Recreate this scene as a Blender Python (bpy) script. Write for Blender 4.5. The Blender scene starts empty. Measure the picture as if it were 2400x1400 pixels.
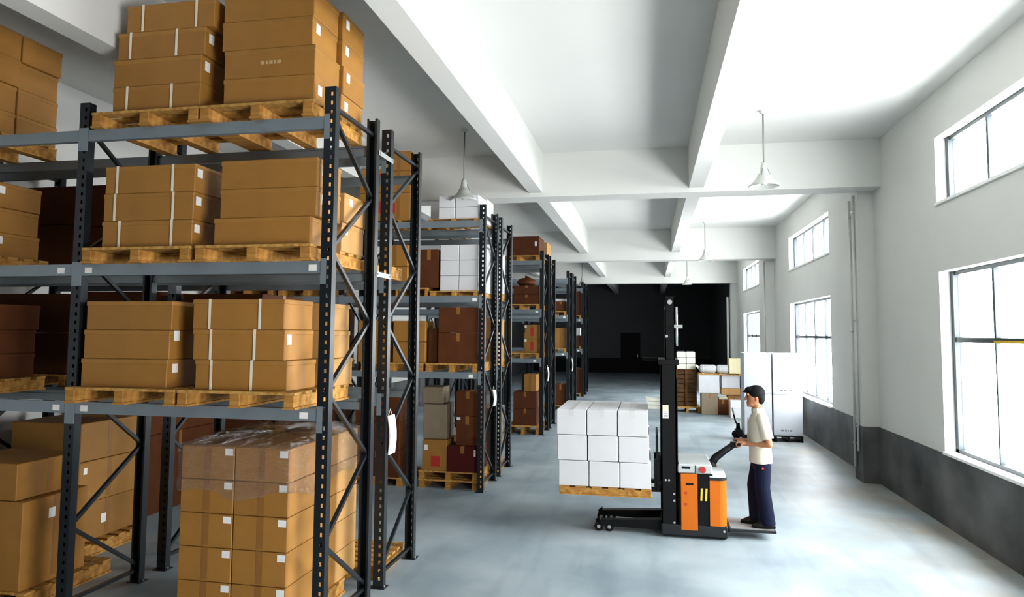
import bpy, bmesh, math, random
from mathutils import Vector, Matrix

random.seed(7)
scene = bpy.context.scene
COL = scene.collection

# ------------------------------------------------------------------ camera
def set_camera():
    yaw, pitch, roll, h = math.radians(11.2676), math.radians(3.923), math.radians(.4185), 2.4467
    fwd = Vector((-math.sin(yaw) * math.cos(pitch), math.cos(yaw) * math.cos(pitch), math.sin(pitch)))
    right = Vector((math.cos(yaw), math.sin(yaw), 0))
    up = right.cross(fwd)
    r = math.cos(roll) * right + math.sin(roll) * up
    u = -math.sin(roll) * right + math.cos(roll) * up
    cd = bpy.data.cameras.new('camera')
    cd.sensor_width = 36
    cd.sensor_fit = 'HORIZONTAL'
    cd.lens = 1614.3542 * 36 / 2400
    cd.shift_y = -30 / 2400
    cd.clip_end = 300
    co = bpy.data.objects.new('camera', cd)
    COL.objects.link(co)
    m = Matrix((r, u, -fwd)).transposed().to_4x4()
    m.translation = (0, 0, h)
    co.matrix_world = m
    scene.camera = co
set_camera()

# ------------------------------------------------------------------ daylight and exposure
SKY = 14.0
world = bpy.data.worlds.new('sky')
scene.world = world
world.use_nodes = True
bg = world.node_tree.nodes['Background']
bg.inputs[0].default_value = (1.0, .985, .98, 1)
bg.inputs[1].default_value = SKY
vs = scene.view_settings
scene.display_settings.display_device = 'sRGB'
vs.view_transform = 'Standard'
vs.look = 'None'
cy = scene.cycles
cy.max_bounces, cy.diffuse_bounces, cy.glossy_bounces, cy.transparent_max_bounces = 6, 3, 3, 8
cy.caustics_reflective = cy.caustics_refractive = False
vs.exposure = 0.95
vs.gamma = 1.0
vs.use_curve_mapping = False

XW = 3.75           # inner face of the window wall
XO = 4.0            # its outer face
WINDOWS = [(5.73, 9.97), (15.55, 19.80), (25.07, 29.15)]
LIGHT_OPENING = (-1.0, 2.2, 2.8)   # added unseen opening beside the camera, lets light onto the racks: y0, y1, height
ZL = (.95, 3.29)    # lower window
ZU = (4.20, 5.08)   # upper window
def portal(y0, y1, z0, z1):
    ld = bpy.data.lights.new('window_portal', 'AREA')
    ld.shape = 'RECTANGLE'
    ld.size, ld.size_y = z1 - z0, y1 - y0
    ld.cycles.is_portal = True
    o = bpy.data.objects.new('window_portal', ld)
    COL.objects.link(o)
    o.location = (XO + .01, (y0 + y1) / 2, (z0 + z1) / 2)
    o.rotation_euler = (0, math.radians(90), 0)       # faces -X, into the hall
portal(LIGHT_OPENING[0], LIGHT_OPENING[1], 0, LIGHT_OPENING[2])
for w in WINDOWS:
    portal(*w, *ZL)
    portal(*w, *ZU)

# ------------------------------------------------------------------ materials
def lin(h):
    c = [int(h[i:i + 2], 16) / 255 for i in (0, 2, 4)]
    return tuple(x / 12.92 if x <= .04045 else ((x + .055) / 1.055) ** 2.4 for x in c) + (1,)

def mat(name, col, rough=.6, metal=0, var=.0, scale=6, col2=None, bump=0, bscale=60, rnd=0, spec=.5, detail=6, stretch=None):
    m = bpy.data.materials.new(name)
    m.use_nodes = True
    nt = m.node_tree
    b = nt.nodes['Principled BSDF']
    b.inputs['Roughness'].default_value = rough
    b.inputs['Metallic'].default_value = metal
    b.inputs['Specular IOR Level'].default_value = spec
    c = lin(col)
    b.inputs['Base Color'].default_value = c
    out = None
    tc = nt.nodes.new('ShaderNodeTexCoord')
    vec = tc.outputs['Object']
    if stretch:
        mp = nt.nodes.new('ShaderNodeMapping')
        mp.inputs['Scale'].default_value = stretch
        nt.links.new(vec, mp.inputs[0])
        vec = mp.outputs[0]
    if var or col2:
        n = nt.nodes.new('ShaderNodeTexNoise')
        n.inputs['Scale'].default_value = scale
        n.inputs['Detail'].default_value = detail
        nt.links.new(vec, n.inputs['Vector'])
        r = nt.nodes.new('ShaderNodeValToRGB')
        e = r.color_ramp.elements
        e[0].position, e[1].position = .32, .68
        c2 = lin(col2) if col2 else tuple(x * (1 - var) for x in c[:3]) + (1,)
        e[0].color, e[1].color = c2, c
        nt.links.new(n.outputs['Fac'], r.inputs[0])
        out = r.outputs[0]
    if rnd:
        oi = nt.nodes.new('ShaderNodeObjectInfo')
        mr = nt.nodes.new('ShaderNodeMapRange')
        mr.inputs['To Min'].default_value = 1 - rnd
        mr.inputs['To Max'].default_value = 1 + rnd
        nt.links.new(oi.outputs['Random'], mr.inputs[0])
        mx = nt.nodes.new('ShaderNodeVectorMath')
        mx.operation = 'SCALE'
        if out:
            nt.links.new(out, mx.inputs[0])
        else:
            mx.inputs[0].default_value = c[:3]
        nt.links.new(mr.outputs[0], mx.inputs['Scale'])
        out = mx.outputs[0]
    if out:
        nt.links.new(out, b.inputs['Base Color'])
    if bump:
        n2 = nt.nodes.new('ShaderNodeTexNoise')
        n2.inputs['Scale'].default_value = bscale
        n2.inputs['Detail'].default_value = 4
        nt.links.new(vec, n2.inputs['Vector'])
        bp = nt.nodes.new('ShaderNodeBump')
        bp.inputs['Strength'].default_value = bump
        bp.inputs['Distance'].default_value = .01
        nt.links.new(n2.outputs['Fac'], bp.inputs['Height'])
        nt.links.new(bp.outputs[0], b.inputs['Normal'])
    return m

def clear(name, tint, gloss, rough, bump=0):
    m = bpy.data.materials.new(name)
    m.use_nodes = True
    nt = m.node_tree
    nt.nodes.remove(nt.nodes['Principled BSDF'])
    o = nt.nodes['Material Output']
    t = nt.nodes.new('ShaderNodeBsdfTransparent')
    t.inputs[0].default_value = tint
    g = nt.nodes.new('ShaderNodeBsdfGlossy')
    g.inputs['Roughness'].default_value = rough
    mx = nt.nodes.new('ShaderNodeMixShader')
    mx.inputs[0].default_value = gloss
    nt.links.new(t.outputs[0], mx.inputs[1])
    nt.links.new(g.outputs[0], mx.inputs[2])
    nt.links.new(mx.outputs[0], o.inputs[0])
    if bump:
        tc = nt.nodes.new('ShaderNodeTexCoord')
        n = nt.nodes.new('ShaderNodeTexNoise')
        n.inputs['Scale'].default_value = 9
        n.inputs['Detail'].default_value = 5
        n.inputs['Distortion'].default_value = 1.5
        mp = nt.nodes.new('ShaderNodeMapping')
        mp.inputs['Scale'].default_value = (1, 1, 4)
        nt.links.new(tc.outputs['Object'], mp.inputs[0])
        nt.links.new(mp.outputs[0], n.inputs['Vector'])
        b = nt.nodes.new('ShaderNodeBump')
        b.inputs['Strength'].default_value = bump
        b.inputs['Distance'].default_value = .05
        nt.links.new(n.outputs['Fac'], b.inputs['Height'])
        nt.links.new(b.outputs[0], g.inputs['Normal'])
    return m

M = {}
M['wall'] = mat('wall_paint', 'd6d6d2', .8, var=.05, scale=.8, bump=.05, bscale=30)
M['ceil'] = mat('ceiling_paint', 'd6d7d3', .85, var=.04, scale=.7)
M['dado'] = mat('cement_dado', '626363', .7, col2='1c1d1e', scale=1.1, bump=.2, bscale=20)
M['darkwall'] = mat('charcoal_wall', '454547', .8, var=.1, scale=1)  # the unlit bay's shade is put into the wall colour
M['floor'] = mat('painted_concrete', 'a6b3b9', .48, col2='7a8b94', scale=.8, bump=.03, bscale=12, detail=10, spec=.35)
def floor_dust(m):
    """brown dust trodden in along the window wall, in noisy patches, and long faint tyre scuffs"""
    nt = m.node_tree
    b = nt.nodes['Principled BSDF']
    src = b.inputs['Base Color'].links[0].from_socket
    tc = nt.nodes.new('ShaderNodeTexCoord')
    sx = nt.nodes.new('ShaderNodeSeparateXYZ')
    nt.links.new(tc.outputs['Object'], sx.inputs[0])
    ns = nt.nodes.new('ShaderNodeTexNoise')
    ns.inputs['Scale'].default_value = 1.1
    ns.inputs['Detail'].default_value = 8
    nt.links.new(tc.outputs['Object'], ns.inputs['Vector'])
    mr = nt.nodes.new('ShaderNodeMapRange')
    mr.inputs['From Min'].default_value, mr.inputs['From Max'].default_value = 1.6, 3.9
    nt.links.new(sx.outputs['X'], mr.inputs[0])
    ad = nt.nodes.new('ShaderNodeMath')
    ad.operation = 'MULTIPLY'
    nt.links.new(mr.outputs[0], ad.inputs[0])
    m2 = nt.nodes.new('ShaderNodeMapRange')
    m2.inputs['From Min'].default_value, m2.inputs['From Max'].default_value = .3, .62
    nt.links.new(ns.outputs['Fac'], m2.inputs[0])
    nt.links.new(m2.outputs[0], ad.inputs[1])
    mx = nt.nodes.new('ShaderNodeMix')
    mx.data_type = 'RGBA'
    nt.links.new(ad.outputs[0], mx.inputs['Factor'])
    nt.links.new(src, mx.inputs['A'])
    mx.inputs['B'].default_value = lin('8b8272')
    mp = nt.nodes.new('ShaderNodeMapping')
    mp.inputs['Scale'].default_value = (1.6, .22, 1)
    mp.inputs['Rotation'].default_value = (0, 0, .5)
    nt.links.new(tc.outputs['Object'], mp.inputs[0])
    n3 = nt.nodes.new('ShaderNodeTexNoise')
    n3.inputs['Scale'].default_value = 1.7
    n3.inputs['Detail'].default_value = 6
    nt.links.new(mp.outputs[0], n3.inputs['Vector'])
    m3 = nt.nodes.new('ShaderNodeMapRange')
    m3.inputs['From Min'].default_value, m3.inputs['From Max'].default_value = .52, .75
    m3.inputs['To Max'].default_value = .45
    nt.links.new(n3.outputs['Fac'], m3.inputs[0])
    m4 = nt.nodes.new('ShaderNodeMix')
    m4.data_type = 'RGBA'
    nt.links.new(m3.outputs[0], m4.inputs['Factor'])
    nt.links.new(mx.outputs['Result'], m4.inputs['A'])
    m4.inputs['B'].default_value = lin('5f6c73')
    nt.links.new(m4.outputs['Result'], b.inputs['Base Color'])
floor_dust(M['floor'])
M['sill'] = mat('white_sill', 'f0f0ee', .6)
M['winframe'] = mat('window_frame', '2f3a3f', .45)
M['yellow_trim'] = mat('yellow_tape', 'd9b400', .5)  # yellow light on the transom, put into the colour
M['glass'] = clear('window_glass', (.97, .99, 1, 1), .06, .02)
M['film'] = clear('stretch_film', (.98, .98, .97, 1), .18, .1, bump=1.0)
M['rack'] = mat('rack_steel', '20262b', .33, metal=.35, var=.15, scale=5, spec=.5)
M['beam'] = mat('beam_steel', '7e8a91', .4, metal=.2, var=.12, scale=4)
M['bolt'] = mat('galvanised', 'b9bdbd', .35, metal=.6)
M['card'] = mat('brown_cardboard', '9f6f2d', .6, var=.13, scale=5, bump=.04, bscale=40, rnd=.08, spec=.45)
M['card_lid'] = mat('cardboard_lid', 'a47432', .6, var=.12, scale=6, rnd=.05, spec=.45)
M['card_pale'] = mat('pale_cardboard', 'b5894f', .6, var=.1, scale=5, rnd=.06, spec=.45)
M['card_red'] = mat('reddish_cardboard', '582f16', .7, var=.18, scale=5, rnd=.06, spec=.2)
M['card_grey'] = mat('greyish_cardboard', '877a66', .8, var=.12, scale=7, rnd=.05, spec=.2)
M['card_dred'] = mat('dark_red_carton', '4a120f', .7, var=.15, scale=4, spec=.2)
M['appliance'] = mat('appliance_carton', 'c6cbd3', .7, var=.04, scale=4, spec=.25)
M['white'] = mat('white_carton', 'd9dadc', .7, var=.04, scale=4, rnd=.03, spec=.3)
M['greyw'] = mat('grey_white_carton', 'c9ccd0', .7, var=.06, scale=4, rnd=.03, spec=.3)
M['cream'] = mat('cream_carton', 'e8dfb8', .75, var=.06, scale=4, spec=.3)
M['tape'] = mat('packing_tape', '8c5f28', .5, var=.08, scale=8)
M['wtape'] = mat('clear_tape', 'cfd0d0', .35)
M['strap'] = mat('strap_plastic', 'e6dfca', .5)
M['paper'] = mat('label_paper', 'f2f1ee', .6)
M['red'] = mat('red_print', 'b0261c', .6)
M['ink'] = mat('grey_ink', '6f7276', .7)
M['paleink'] = mat('pale_ink', 'c9a877', .7)
M['wood'] = mat('pallet_wood', 'c4934a', .7, col2='96642a', scale=3, bump=.15, bscale=25, rnd=.08, stretch=(1, 6, 6), spec=.25)
M['woodx'] = mat('board_wood', 'cba058', .7, col2='9d6d30', scale=3, bump=.15, bscale=25, rnd=.1, stretch=(6, 1, 6), spec=.25)
M['darkwood'] = mat('crate_wood', '6a4a2c', .8, col2='45301c', scale=4, rnd=.1, spec=.2)
M['black'] = mat('black_paint', '040405', .5, var=.2, scale=5, spec=.2)
M['blackm'] = mat('black_matt', '060607', .7, spec=.2)
M['rubber'] = mat('rubber', '0c0c0d', .8, spec=.25)
M['chassis'] = mat('dark_grey_paint', '171c1f', .5, var=.1, spec=.35)
M['orange'] = mat('orange_paint', 'cb6600', .35, var=.06, scale=4, spec=.35)
M['covergrey'] = mat('grey_plastic', 'b6bcbc', .45, var=.05)
M['steel'] = mat('polished_steel', 'c6cacb', .22, metal=.9)
M['plat'] = mat('platform_mat', '8d9394', .6, var=.2, scale=20)
M['yellow'] = mat('yellow_paint', 'e6c530', .5)
M['lampwhite'] = mat('lamp_enamel', 'b4b8b2', .45)
M['lampdark'] = mat('lamp_inside', '6a6d69', .5)
M['pipe'] = mat('conduit', 'd8d8d4', .5)
M['bplastic'] = mat('black_plastic', '08090c', .5, spec=.3)
M['skin'] = mat('skin', 'b57a55', .55, var=.05, scale=10)
M['hair'] = mat('black_hair', '050508', .7, bump=.4, bscale=120, spec=.15)
M['shirt'] = mat('cream_shirt', 'dcd6c2', .85, var=.06, scale=7, bump=.25, bscale=14)
M['trousers'] = mat('navy_trousers', '08112b', .85, var=.3, scale=6, bump=.3, bscale=12, spec=.2)
M['shoe'] = mat('black_shoe', '08080a', .55, spec=.3)
M['eyew'] = mat('eye_dark', '1a1210', .3)
M['foam'] = mat('white_foam', 'ecebdf', .8, var=.05)

# ------------------------------------------------------------------ mesh helpers
class MB:
    def __init__(self):
        self.v, self.f = [], []

    def add(self, vs_, fs):
        k = len(self.v)
        self.v += [tuple(p) for p in vs_]
        self.f += [tuple(i + k for i in f) for f in fs]
        return self

    def box(self, x0, x1, y0, y1, z0, z1):
        return self.add([(x, y, z) for z in (z0, z1) for y in (y0, y1) for x in (x0, x1)],
                        [(0, 2, 3, 1), (4, 5, 7, 6), (0, 1, 5, 4), (2, 6, 7, 3), (0, 4, 6, 2), (1, 3, 7, 5)])

    def bar(self, p, q, w, h, up=(0, 0, 1)):
        p, q = Vector(p), Vector(q)
        d = (q - p).normalized()
        s = d.cross(Vector(up))
        if s.length < 1e-4:
            s = d.cross(Vector((0, 1, 0)))
        s.normalize()
        n = s.cross(d)
        s, n = s * w / 2, n * h / 2
        return self.add([a + b for a in (p, q) for b in (-s - n, s - n, s + n, -s + n)],
                        [(3, 2, 1, 0), (4, 5, 6, 7), (0, 1, 5, 4), (1, 2, 6, 5), (2, 3, 7, 6), (3, 0, 4, 7)])

    def cone(self, p, q, r0, r1, n=12):
        p, q = Vector(p), Vector(q)
        d = (q - p).normalized()
        a = d.orthogonal().normalized()
        b = d.cross(a)
        ring = lambda c, r: [c + (a * math.cos(t) + b * math.sin(t)) * r for t in [2 * math.pi * i / n for i in range(n)]]
        fs = [(i, (i + 1) % n, n + (i + 1) % n, n + i) for i in range(n)]
        fs += [tuple(range(n - 1, -1, -1)), tuple(range(n, 2 * n))]
        return self.add(ring(p, r0) + ring(q, r1), fs)

    def tube(self, pts, r, n=8):
        pts = [Vector(p) for p in pts]
        k, vs_ = len(pts), []
        ref = None
        for i, p in enumerate(pts):
            d = (pts[min(i + 1, k - 1)] - pts[max(i - 1, 0)]).normalized()
            a = d.orthogonal().normalized() if ref is None else (ref - d * ref.dot(d)).normalized()
            ref = a
            b = d.cross(a)
            rr = r[i] if isinstance(r, (list, tuple)) else r
            vs_ += [p + (a * math.cos(t) + b * math.sin(t)) * rr for t in [2 * math.pi * j / n for j in range(n)]]
        fs = [(i * n + j, i * n + (j + 1) % n, (i + 1) * n + (j + 1) % n, (i + 1) * n + j) for i in range(k - 1) for j in range(n)]
        fs += [tuple(range(n - 1, -1, -1)), tuple(range((k - 1) * n, k * n))]
        return self.add(vs_, fs)

    def lathe(self, c, prof, n=24):
        vs_ = [(c[0] + r * math.cos(2 * math.pi * j / n), c[1] + r * math.sin(2 * math.pi * j / n), c[2] + z) for r, z in prof for j in range(n)]
        fs = [(i * n + j, i * n + (j + 1) % n, (i + 1) * n + (j + 1) % n, (i + 1) * n + j) for i in range(len(prof) - 1) for j in range(n)]
        return self.add(vs_, fs)

    def rings(self, rs, n=16):
        """closed loft through elliptical rings (centre, rx, ry) stacked roughly along z"""
        vs_ = [(c[0] + rx * math.cos(2 * math.pi * j / n), c[1] + ry * math.sin(2 * math.pi * j / n), c[2]) for c, rx, ry in rs for j in range(n)]
        k = len(rs)
        fs = [(i * n + j, i * n + (j + 1) % n, (i + 1) * n + (j + 1) % n, (i + 1) * n + j) for i in range(k - 1) for j in range(n)]
        fs += [tuple(range(n - 1, -1, -1)), tuple(range((k - 1) * n, k * n))]
        return self.add(vs_, fs)

    def ball(self, c, rx, ry=None, rz=None, n=14, m=9):
        ry, rz = ry or rx, rz or rx
        rs = []
        for i in range(1, m):
            t = math.pi * i / m
            rs.append(((c[0], c[1], c[2] - rz * math.cos(t)), rx * math.sin(t), ry * math.sin(t)))
        return self.rings(rs, n)

    def limb(self, p, q, r0, r1, n=14):
        self.cone(p, q, r0, r1, n)
        self.ball(p, r0, n=n)
        return self.ball(q, r1, n=n)

    def mesh(self, name, m, origin=(0, 0, 0), smooth=False, bevel=0):
        me = bpy.data.meshes.new(name)
        o = Vector(origin)
        me.from_pydata([Vector(p) - o for p in self.v], [], self.f)
        if bevel:
            bm = bmesh.new()
            bm.from_mesh(me)
            bmesh.ops.bevel(bm, geom=bm.edges[:], offset=bevel, segments=1, affect='EDGES', profile=.5)
            bm.to_mesh(me)
            bm.free()
        me.materials.append(m)
        if smooth:
            me.polygons.foreach_set('use_smooth', [True] * len(me.polygons))
        return me

    def build(self, name, m, parent=None, smooth=False, bevel=0):
        org = tuple(parent['_org']) if parent is not None and '_org' in parent else (0, 0, 0)
        return link(name, self.mesh(name, m, org, smooth, bevel), parent)

def link(name, me, parent=None, loc=(0, 0, 0), rz=0):
    o = bpy.data.objects.new(name, me)
    COL.objects.link(o)
    o.location = loc
    o.rotation_euler = (0, 0, rz)
    o.parent = parent
    if parent is not None and '_org' in parent and parent.parent is None and parent.type == 'MESH':
        pass
    return o

SEEN = set()
def tag(o, label, cat, group=None):
    if label in SEEN and not group:
        print('DUPLICATE LABEL', label)
    SEEN.add(label)
    o['label'], o['category'] = label, cat
    if group:
        o['group'] = group
    return o

def thing(name, label, cat, loc=(0, 0, 0), rz=0, group=None):
    """an Empty at the thing's base; its parts are authored in world coordinates"""
    o = bpy.data.objects.new(name, None)
    COL.objects.link(o)
    o.empty_display_size = .1
    o.location = loc
    o.rotation_euler = (0, 0, rz)
    o['_org'] = tuple(loc)
    return tag(o, label, cat, group)

def sub(part, name, mb, m, **k):
    """a piece of a part; the part's own mesh is already relative to its thing"""
    org = tuple(part.parent['_org']) if part.parent is not None and '_org' in part.parent else (0, 0, 0)
    return link(name, mb.mesh(name, m, org, **k), part)

def structure(name, mb, m, parent=None, **k):
    o = link(name, mb.mesh(name, m, **k), parent)
    if parent is None:
        o['kind'] = 'structure'
    return o

# ------------------------------------------------------------------ the hall
Y0, YE, XL, ZC = -9.0, 44.0, -7.6, 5.70
YD = 31.6                                    # beyond this cross beam the bay has no windows
structure('floor', MB().box(XL - .2, XO, Y0, YE, -.12, 0), M['floor'])
structure('ceiling', MB().box(XL - .2, XO, Y0, YE, ZC, ZC + .15), M['ceil'])
structure('wall_left', MB().box(XL - .2, XL, Y0, YD, 0, ZC), M['wall'])
structure('wall_partition', MB().box(XL, -2.6, -4.0, .3, 0, 4.8), M['dado'])      # added unseen block behind the camera, keeps light off the racks
structure('wall_back', MB().box(XL - .2, XO, Y0 - .2, Y0, 0, ZC), M['wall'])
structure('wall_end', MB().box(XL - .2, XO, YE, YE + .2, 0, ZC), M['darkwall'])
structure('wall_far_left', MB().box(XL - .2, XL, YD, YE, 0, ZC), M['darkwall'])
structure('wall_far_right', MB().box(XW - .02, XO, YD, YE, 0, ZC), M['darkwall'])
structure('baseboard_end', MB().box(XL, XW - .02, YE - .02, YE, 0, .925), M['blackm'])

def wall_with_windows():
    ys = sorted({Y0, YD, LIGHT_OPENING[0], LIGHT_OPENING[1]} | {y for w in WINDOWS for y in w})
    zs = sorted({0, *ZL, LIGHT_OPENING[2], *ZU, ZC})
    mb = MB()
    for i in range(len(ys) - 1):
        for j in range(len(zs) - 1):
            if (ys[i], ys[i + 1]) in WINDOWS and any(z[0] <= zs[j] and zs[j + 1] <= z[1] for z in (ZL, ZU)):
                continue
            if ys[i] == LIGHT_OPENING[0] and zs[j + 1] <= LIGHT_OPENING[2]:
                continue
            mb.box(XW, XO, ys[i], ys[i + 1], zs[j], zs[j + 1])
    return mb
structure('wall_right', wall_with_windows(), M['wall'])

COLS = [(-6.5, -6.1), (3.0, 3.4), (12.55, 13.0), (22.1, 22.55), (31.25, 31.65)]
XC = 3.49
mb = MB()
ya = Y0
for a, b in COLS + [(YD, YD)]:
    for p, q in ((ya, min(a, LIGHT_OPENING[0])), (max(ya, LIGHT_OPENING[1]), a)) if ya < LIGHT_OPENING[0] < a else ((ya, a),):
        mb.box(XW - .015, XW + .001, p, q, 0, .925)
    ya = b
structure('baseboard_right', mb, M['dado'])
for i, (a, b) in enumerate(COLS):
    c = structure('column', MB().box(XC, XW, a, b, 0, ZC), M['wall'])
    structure('cement_base', MB().box(XC - .012, XW, a - .012, b + .012, 0, .93), M['dado'], c)
structure('baseboard_left', MB().box(XL - .001, XL + .015, Y0, YD, 0, .925), M['dado'])

for x in (-4.93, -2.12, .689):
    structure('ceiling_beam', MB().box(x, x + .245, Y0, YE, 4.976, ZC), M['ceil'])
for (a, b), z in zip(((-7.0, -6.5), (2.7, 3.2), (12.15, 12.65), (21.75, 22.25), (31.1, 31.6)), (4.9, 4.9, 4.90, 4.74, 4.69)):
    structure('cross_beam', MB().box(XL, XW, a, b, z, ZC), M['ceil'])

def window(n, y0, y1, z0, z1, transom=None):
    xf0, xf1 = 3.90, 3.95
    o = structure('window_%d' % n, MB().box(3.88, 3.97, y0, y1, z0, z0 + .05), M['winframe'])
    P = lambda name, m_, *b: structure(name, MB().box(*b), M[m_], o)
    P('frame_head', 'winframe', xf0, xf1 + .02, y0, y1, z1 - .05, z1)
    P('frame_jamb', 'winframe', xf0 - .02, xf1 + .02, y0, y0 + .085, z0, z1)
    P('frame_jamb', 'winframe', xf0 - .02, xf1 + .02, y1 - .085, y1, z0, z1)
    q = [y0 + .085 + (y1 - y0 - .17) * k / 4 for k in range(5)]
    bands = [(z0 + .05, z1 - .05, .05)]
    if transom:
        P('transom', 'winframe', xf0 - .01, xf1 + .01, y0 + .06, y1 - .06, transom - .03, transom + .03)
        bands = [(transom + .03, z1 - .05, .05), (z0 + .05, transom - .03, .03)]
    for k, (za, zb, w) in enumerate(bands):
        for i in (1, 2, 3):
            ww = .035 if i == 2 else w / 2
            P('mullion', 'winframe', xf0, xf1, q[i] - ww, q[i] + ww, za, zb)
        for i in range(4):
            P('pane', 'glass', xf1 - .016, xf1 - .010, q[i], q[i + 1], za, zb)
    P('sill', 'sill', XW - .03, 3.88, y0, y1, z0 - .03, z0 + .004)
    return o
k = 1
structure('trim_2', MB().box(XW - .02, XO, LIGHT_OPENING[0] - .08, LIGHT_OPENING[0], 0, LIGHT_OPENING[2] + .08).box(XW - .02, XO, LIGHT_OPENING[1], LIGHT_OPENING[1] + .08, 0, LIGHT_OPENING[2] + .08).box(XW - .02, XO, LIGHT_OPENING[0], LIGHT_OPENING[1], LIGHT_OPENING[2], LIGHT_OPENING[2] + .08), M['winframe'])  # frame of the added unseen light opening
for w in WINDOWS:
    o = window(k, *w, *ZL, transom=2.40)
    if k == 1:
        structure('yellow_strip', MB().box(3.882, 3.89, w[0] + .3, w[1] - 1.1, 2.37, 2.40), M['yellow_trim'], o)
    window(k + 1, *w, *ZU)
    k += 2

d = structure('door_1', MB().box(-1.75, -.55, YE - .06, YE, 0, 2.5), M['blackm'])
structure('door_handle', MB().box(-.75, -.70, YE - .1, YE - .06, 1.0, 1.15), M['bolt'], d)
structure('trim_1', MB().box(3.36, 3.44, YD + .05, YD + .12, .9, 4.1), M['pipe'])

# conduits on the columns
for y, x, z0, z1, lab in ((12.72, 3.462, .5, 4.86, 'thin grey conduit running down the column beside the big window'),
                          (12.90, 3.455, .2, 4.80, 'second grey conduit on the column by the big window, further from it'),
                          (22.2, 3.462, 1.2, 4.7, 'grey conduit on the next column, behind the tall white boxes')):
    t = thing('conduit_pipe', lab, 'pipe', (x, y, z0))
    MB().cone((x, y, z0), (x, y, z1), .022, .022, 10).build('pipe', M['pipe'], t, smooth=True)
    for z in (z0 + .4, (z0 + z1) / 2, z1 - .3):
        MB().box(x - .026, x + .03, y - .035, y + .035, z, z + .025).build('clip', M['bolt'], t)

def lamp(x, y, zb, lab):
    t = thing('pendant_lamp', lab, 'lamp', (x, y, zb), group='pendant lamps under the ceiling')
    MB().cone((x, y, zb + .33), (x, y, ZC), .012, .012, 8).build('rod', M['lampdark'], t, smooth=True)
    MB().lathe((x, y, ZC - .05), [(.01, 0), (.05, .01), (.05, .05)], 16).build('ceiling_rose', M['lampwhite'], t, smooth=True)
    MB().lathe((x, y, zb), [(.001, .36), (.03, .35), (.045, .30), (.05, .22), (.06, .20)], 18).build('housing', M['lampwhite'], t, smooth=True)
    s = MB().lathe((x, y, zb), [(.05, .205), (.075, .19), (.11, .12), (.17, .05), (.215, .012), (.215, 0), (.205, 0), (.165, .045), (.10, .115), (.05, .19)], 28).build('shade', M['lampwhite'], t, smooth=True)
    MB().ball((x, y, zb + .07), .055, n=12, m=8).build('bulb', M['lampwhite'], t, smooth=True)
    for k in range(3):
        a = k * 2.094
        MB().bar((x + .05 * math.cos(a), y + .05 * math.sin(a), zb + .26), (x + .095 * math.cos(a), y + .095 * math.sin(a), zb + .15), .008, .008).build('bracket', M['lampdark'], t)
lamp(1.64, 10.33, 4.58, 'white pendant lamp hanging between the window wall and the first bay beam')
lamp(-2.88, 10.48, 4.54, 'white pendant lamp hanging in front of the high white cartons')
lamp(1.60, 20.49, 4.56, 'white pendant lamp in the second bay, above the tall white boxes')
lamp(1.60, 30.2, 4.56, 'small far pendant lamp in front of the dark end bay')
lamp(-2.88, 30.2, 4.56, 'small far pendant lamp above the last rack row')

# ------------------------------------------------------------------ pallet racks
LEV = (1.827, 3.02, 4.2165)
ZT, DEP, GAP = 4.4575, .906, .335
FX = (-2.562, -4.915, -7.268)                 # frame centres along a row
PW, PD = .10, .075

def post_mesh(holes, facing):
    """open channel, its web towards the aisle (facing -1 front, +1 rear), optionally with a column of slots"""
    mb = MB()
    hw, t = PW / 2, .003
    s = facing
    Yb = lambda a, b: (min(a * -s, b * -s), max(a * -s, b * -s))
    if holes:
        n, pitch = int((ZT - .1) / .0757), .0757
        y0, y1 = Yb(0, t)
        cx, r, hh = .012, .011, .016
        mb.box(-hw, cx - r, y0, y1, 0, ZT)
        mb.box(cx + r, hw, y0, y1, 0, ZT)
        z = 0
        for i in range(n + 1):
            c = .08 + i * pitch
            mb.box(cx - r, cx + r, y0, y1, z, min(c - hh, ZT))
            z = c + hh
        if z < ZT:
            mb.box(cx - r, cx + r, y0, y1, z, ZT)
    else:
        mb.box(-hw, hw, *Yb(0, t), 0, ZT)
    mb.box(-hw, -hw + t, *Yb(t, PD), 0, ZT)
    mb.box(hw - t, hw, *Yb(t, PD), 0, ZT)
    mb.box(-hw + t, -hw + .02, *Yb(PD - t, PD), 0, ZT)
    mb.box(hw - .02, hw - t, *Yb(PD - t, PD), 0, ZT)
    return mb.mesh('upright_post', M['rack'])
POST = {(h, f): post_mesh(h, f) for h in (True, False) for f in (-1, 1)}
FOOT = MB().box(-.075, .075, -.06, .06, 0, .008).mesh('foot_plate', M['rack'])
BOLT = MB().cone((0, 0, .008), (0, 0, .022), .011, .011, 6).mesh('foot_bolt', M['bolt'])
CONN = MB().box(0, .048, -.005, 0, -.19, .02).add([], []).mesh('beam_connector', M['beam'])
TICKET = MB().box(-.035, .035, -.002, 0, -.025, .025).mesh('paper_label', M['paper'])
BOLTY = MB().cone((0, -.012, 0), (0, 0, 0), .009, .009, 6).mesh('bolt_head', M['bolt'])

def beam_mesh(length):
    mb = MB()
    mb.box(0, length, 0, .05, -.1, -.03)
    mb.box(0, length, 0, .03, -.03, 0)        # stepped top edge
    return mb.mesh('shelf_beam', M['beam'])
BEAM = {}

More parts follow.
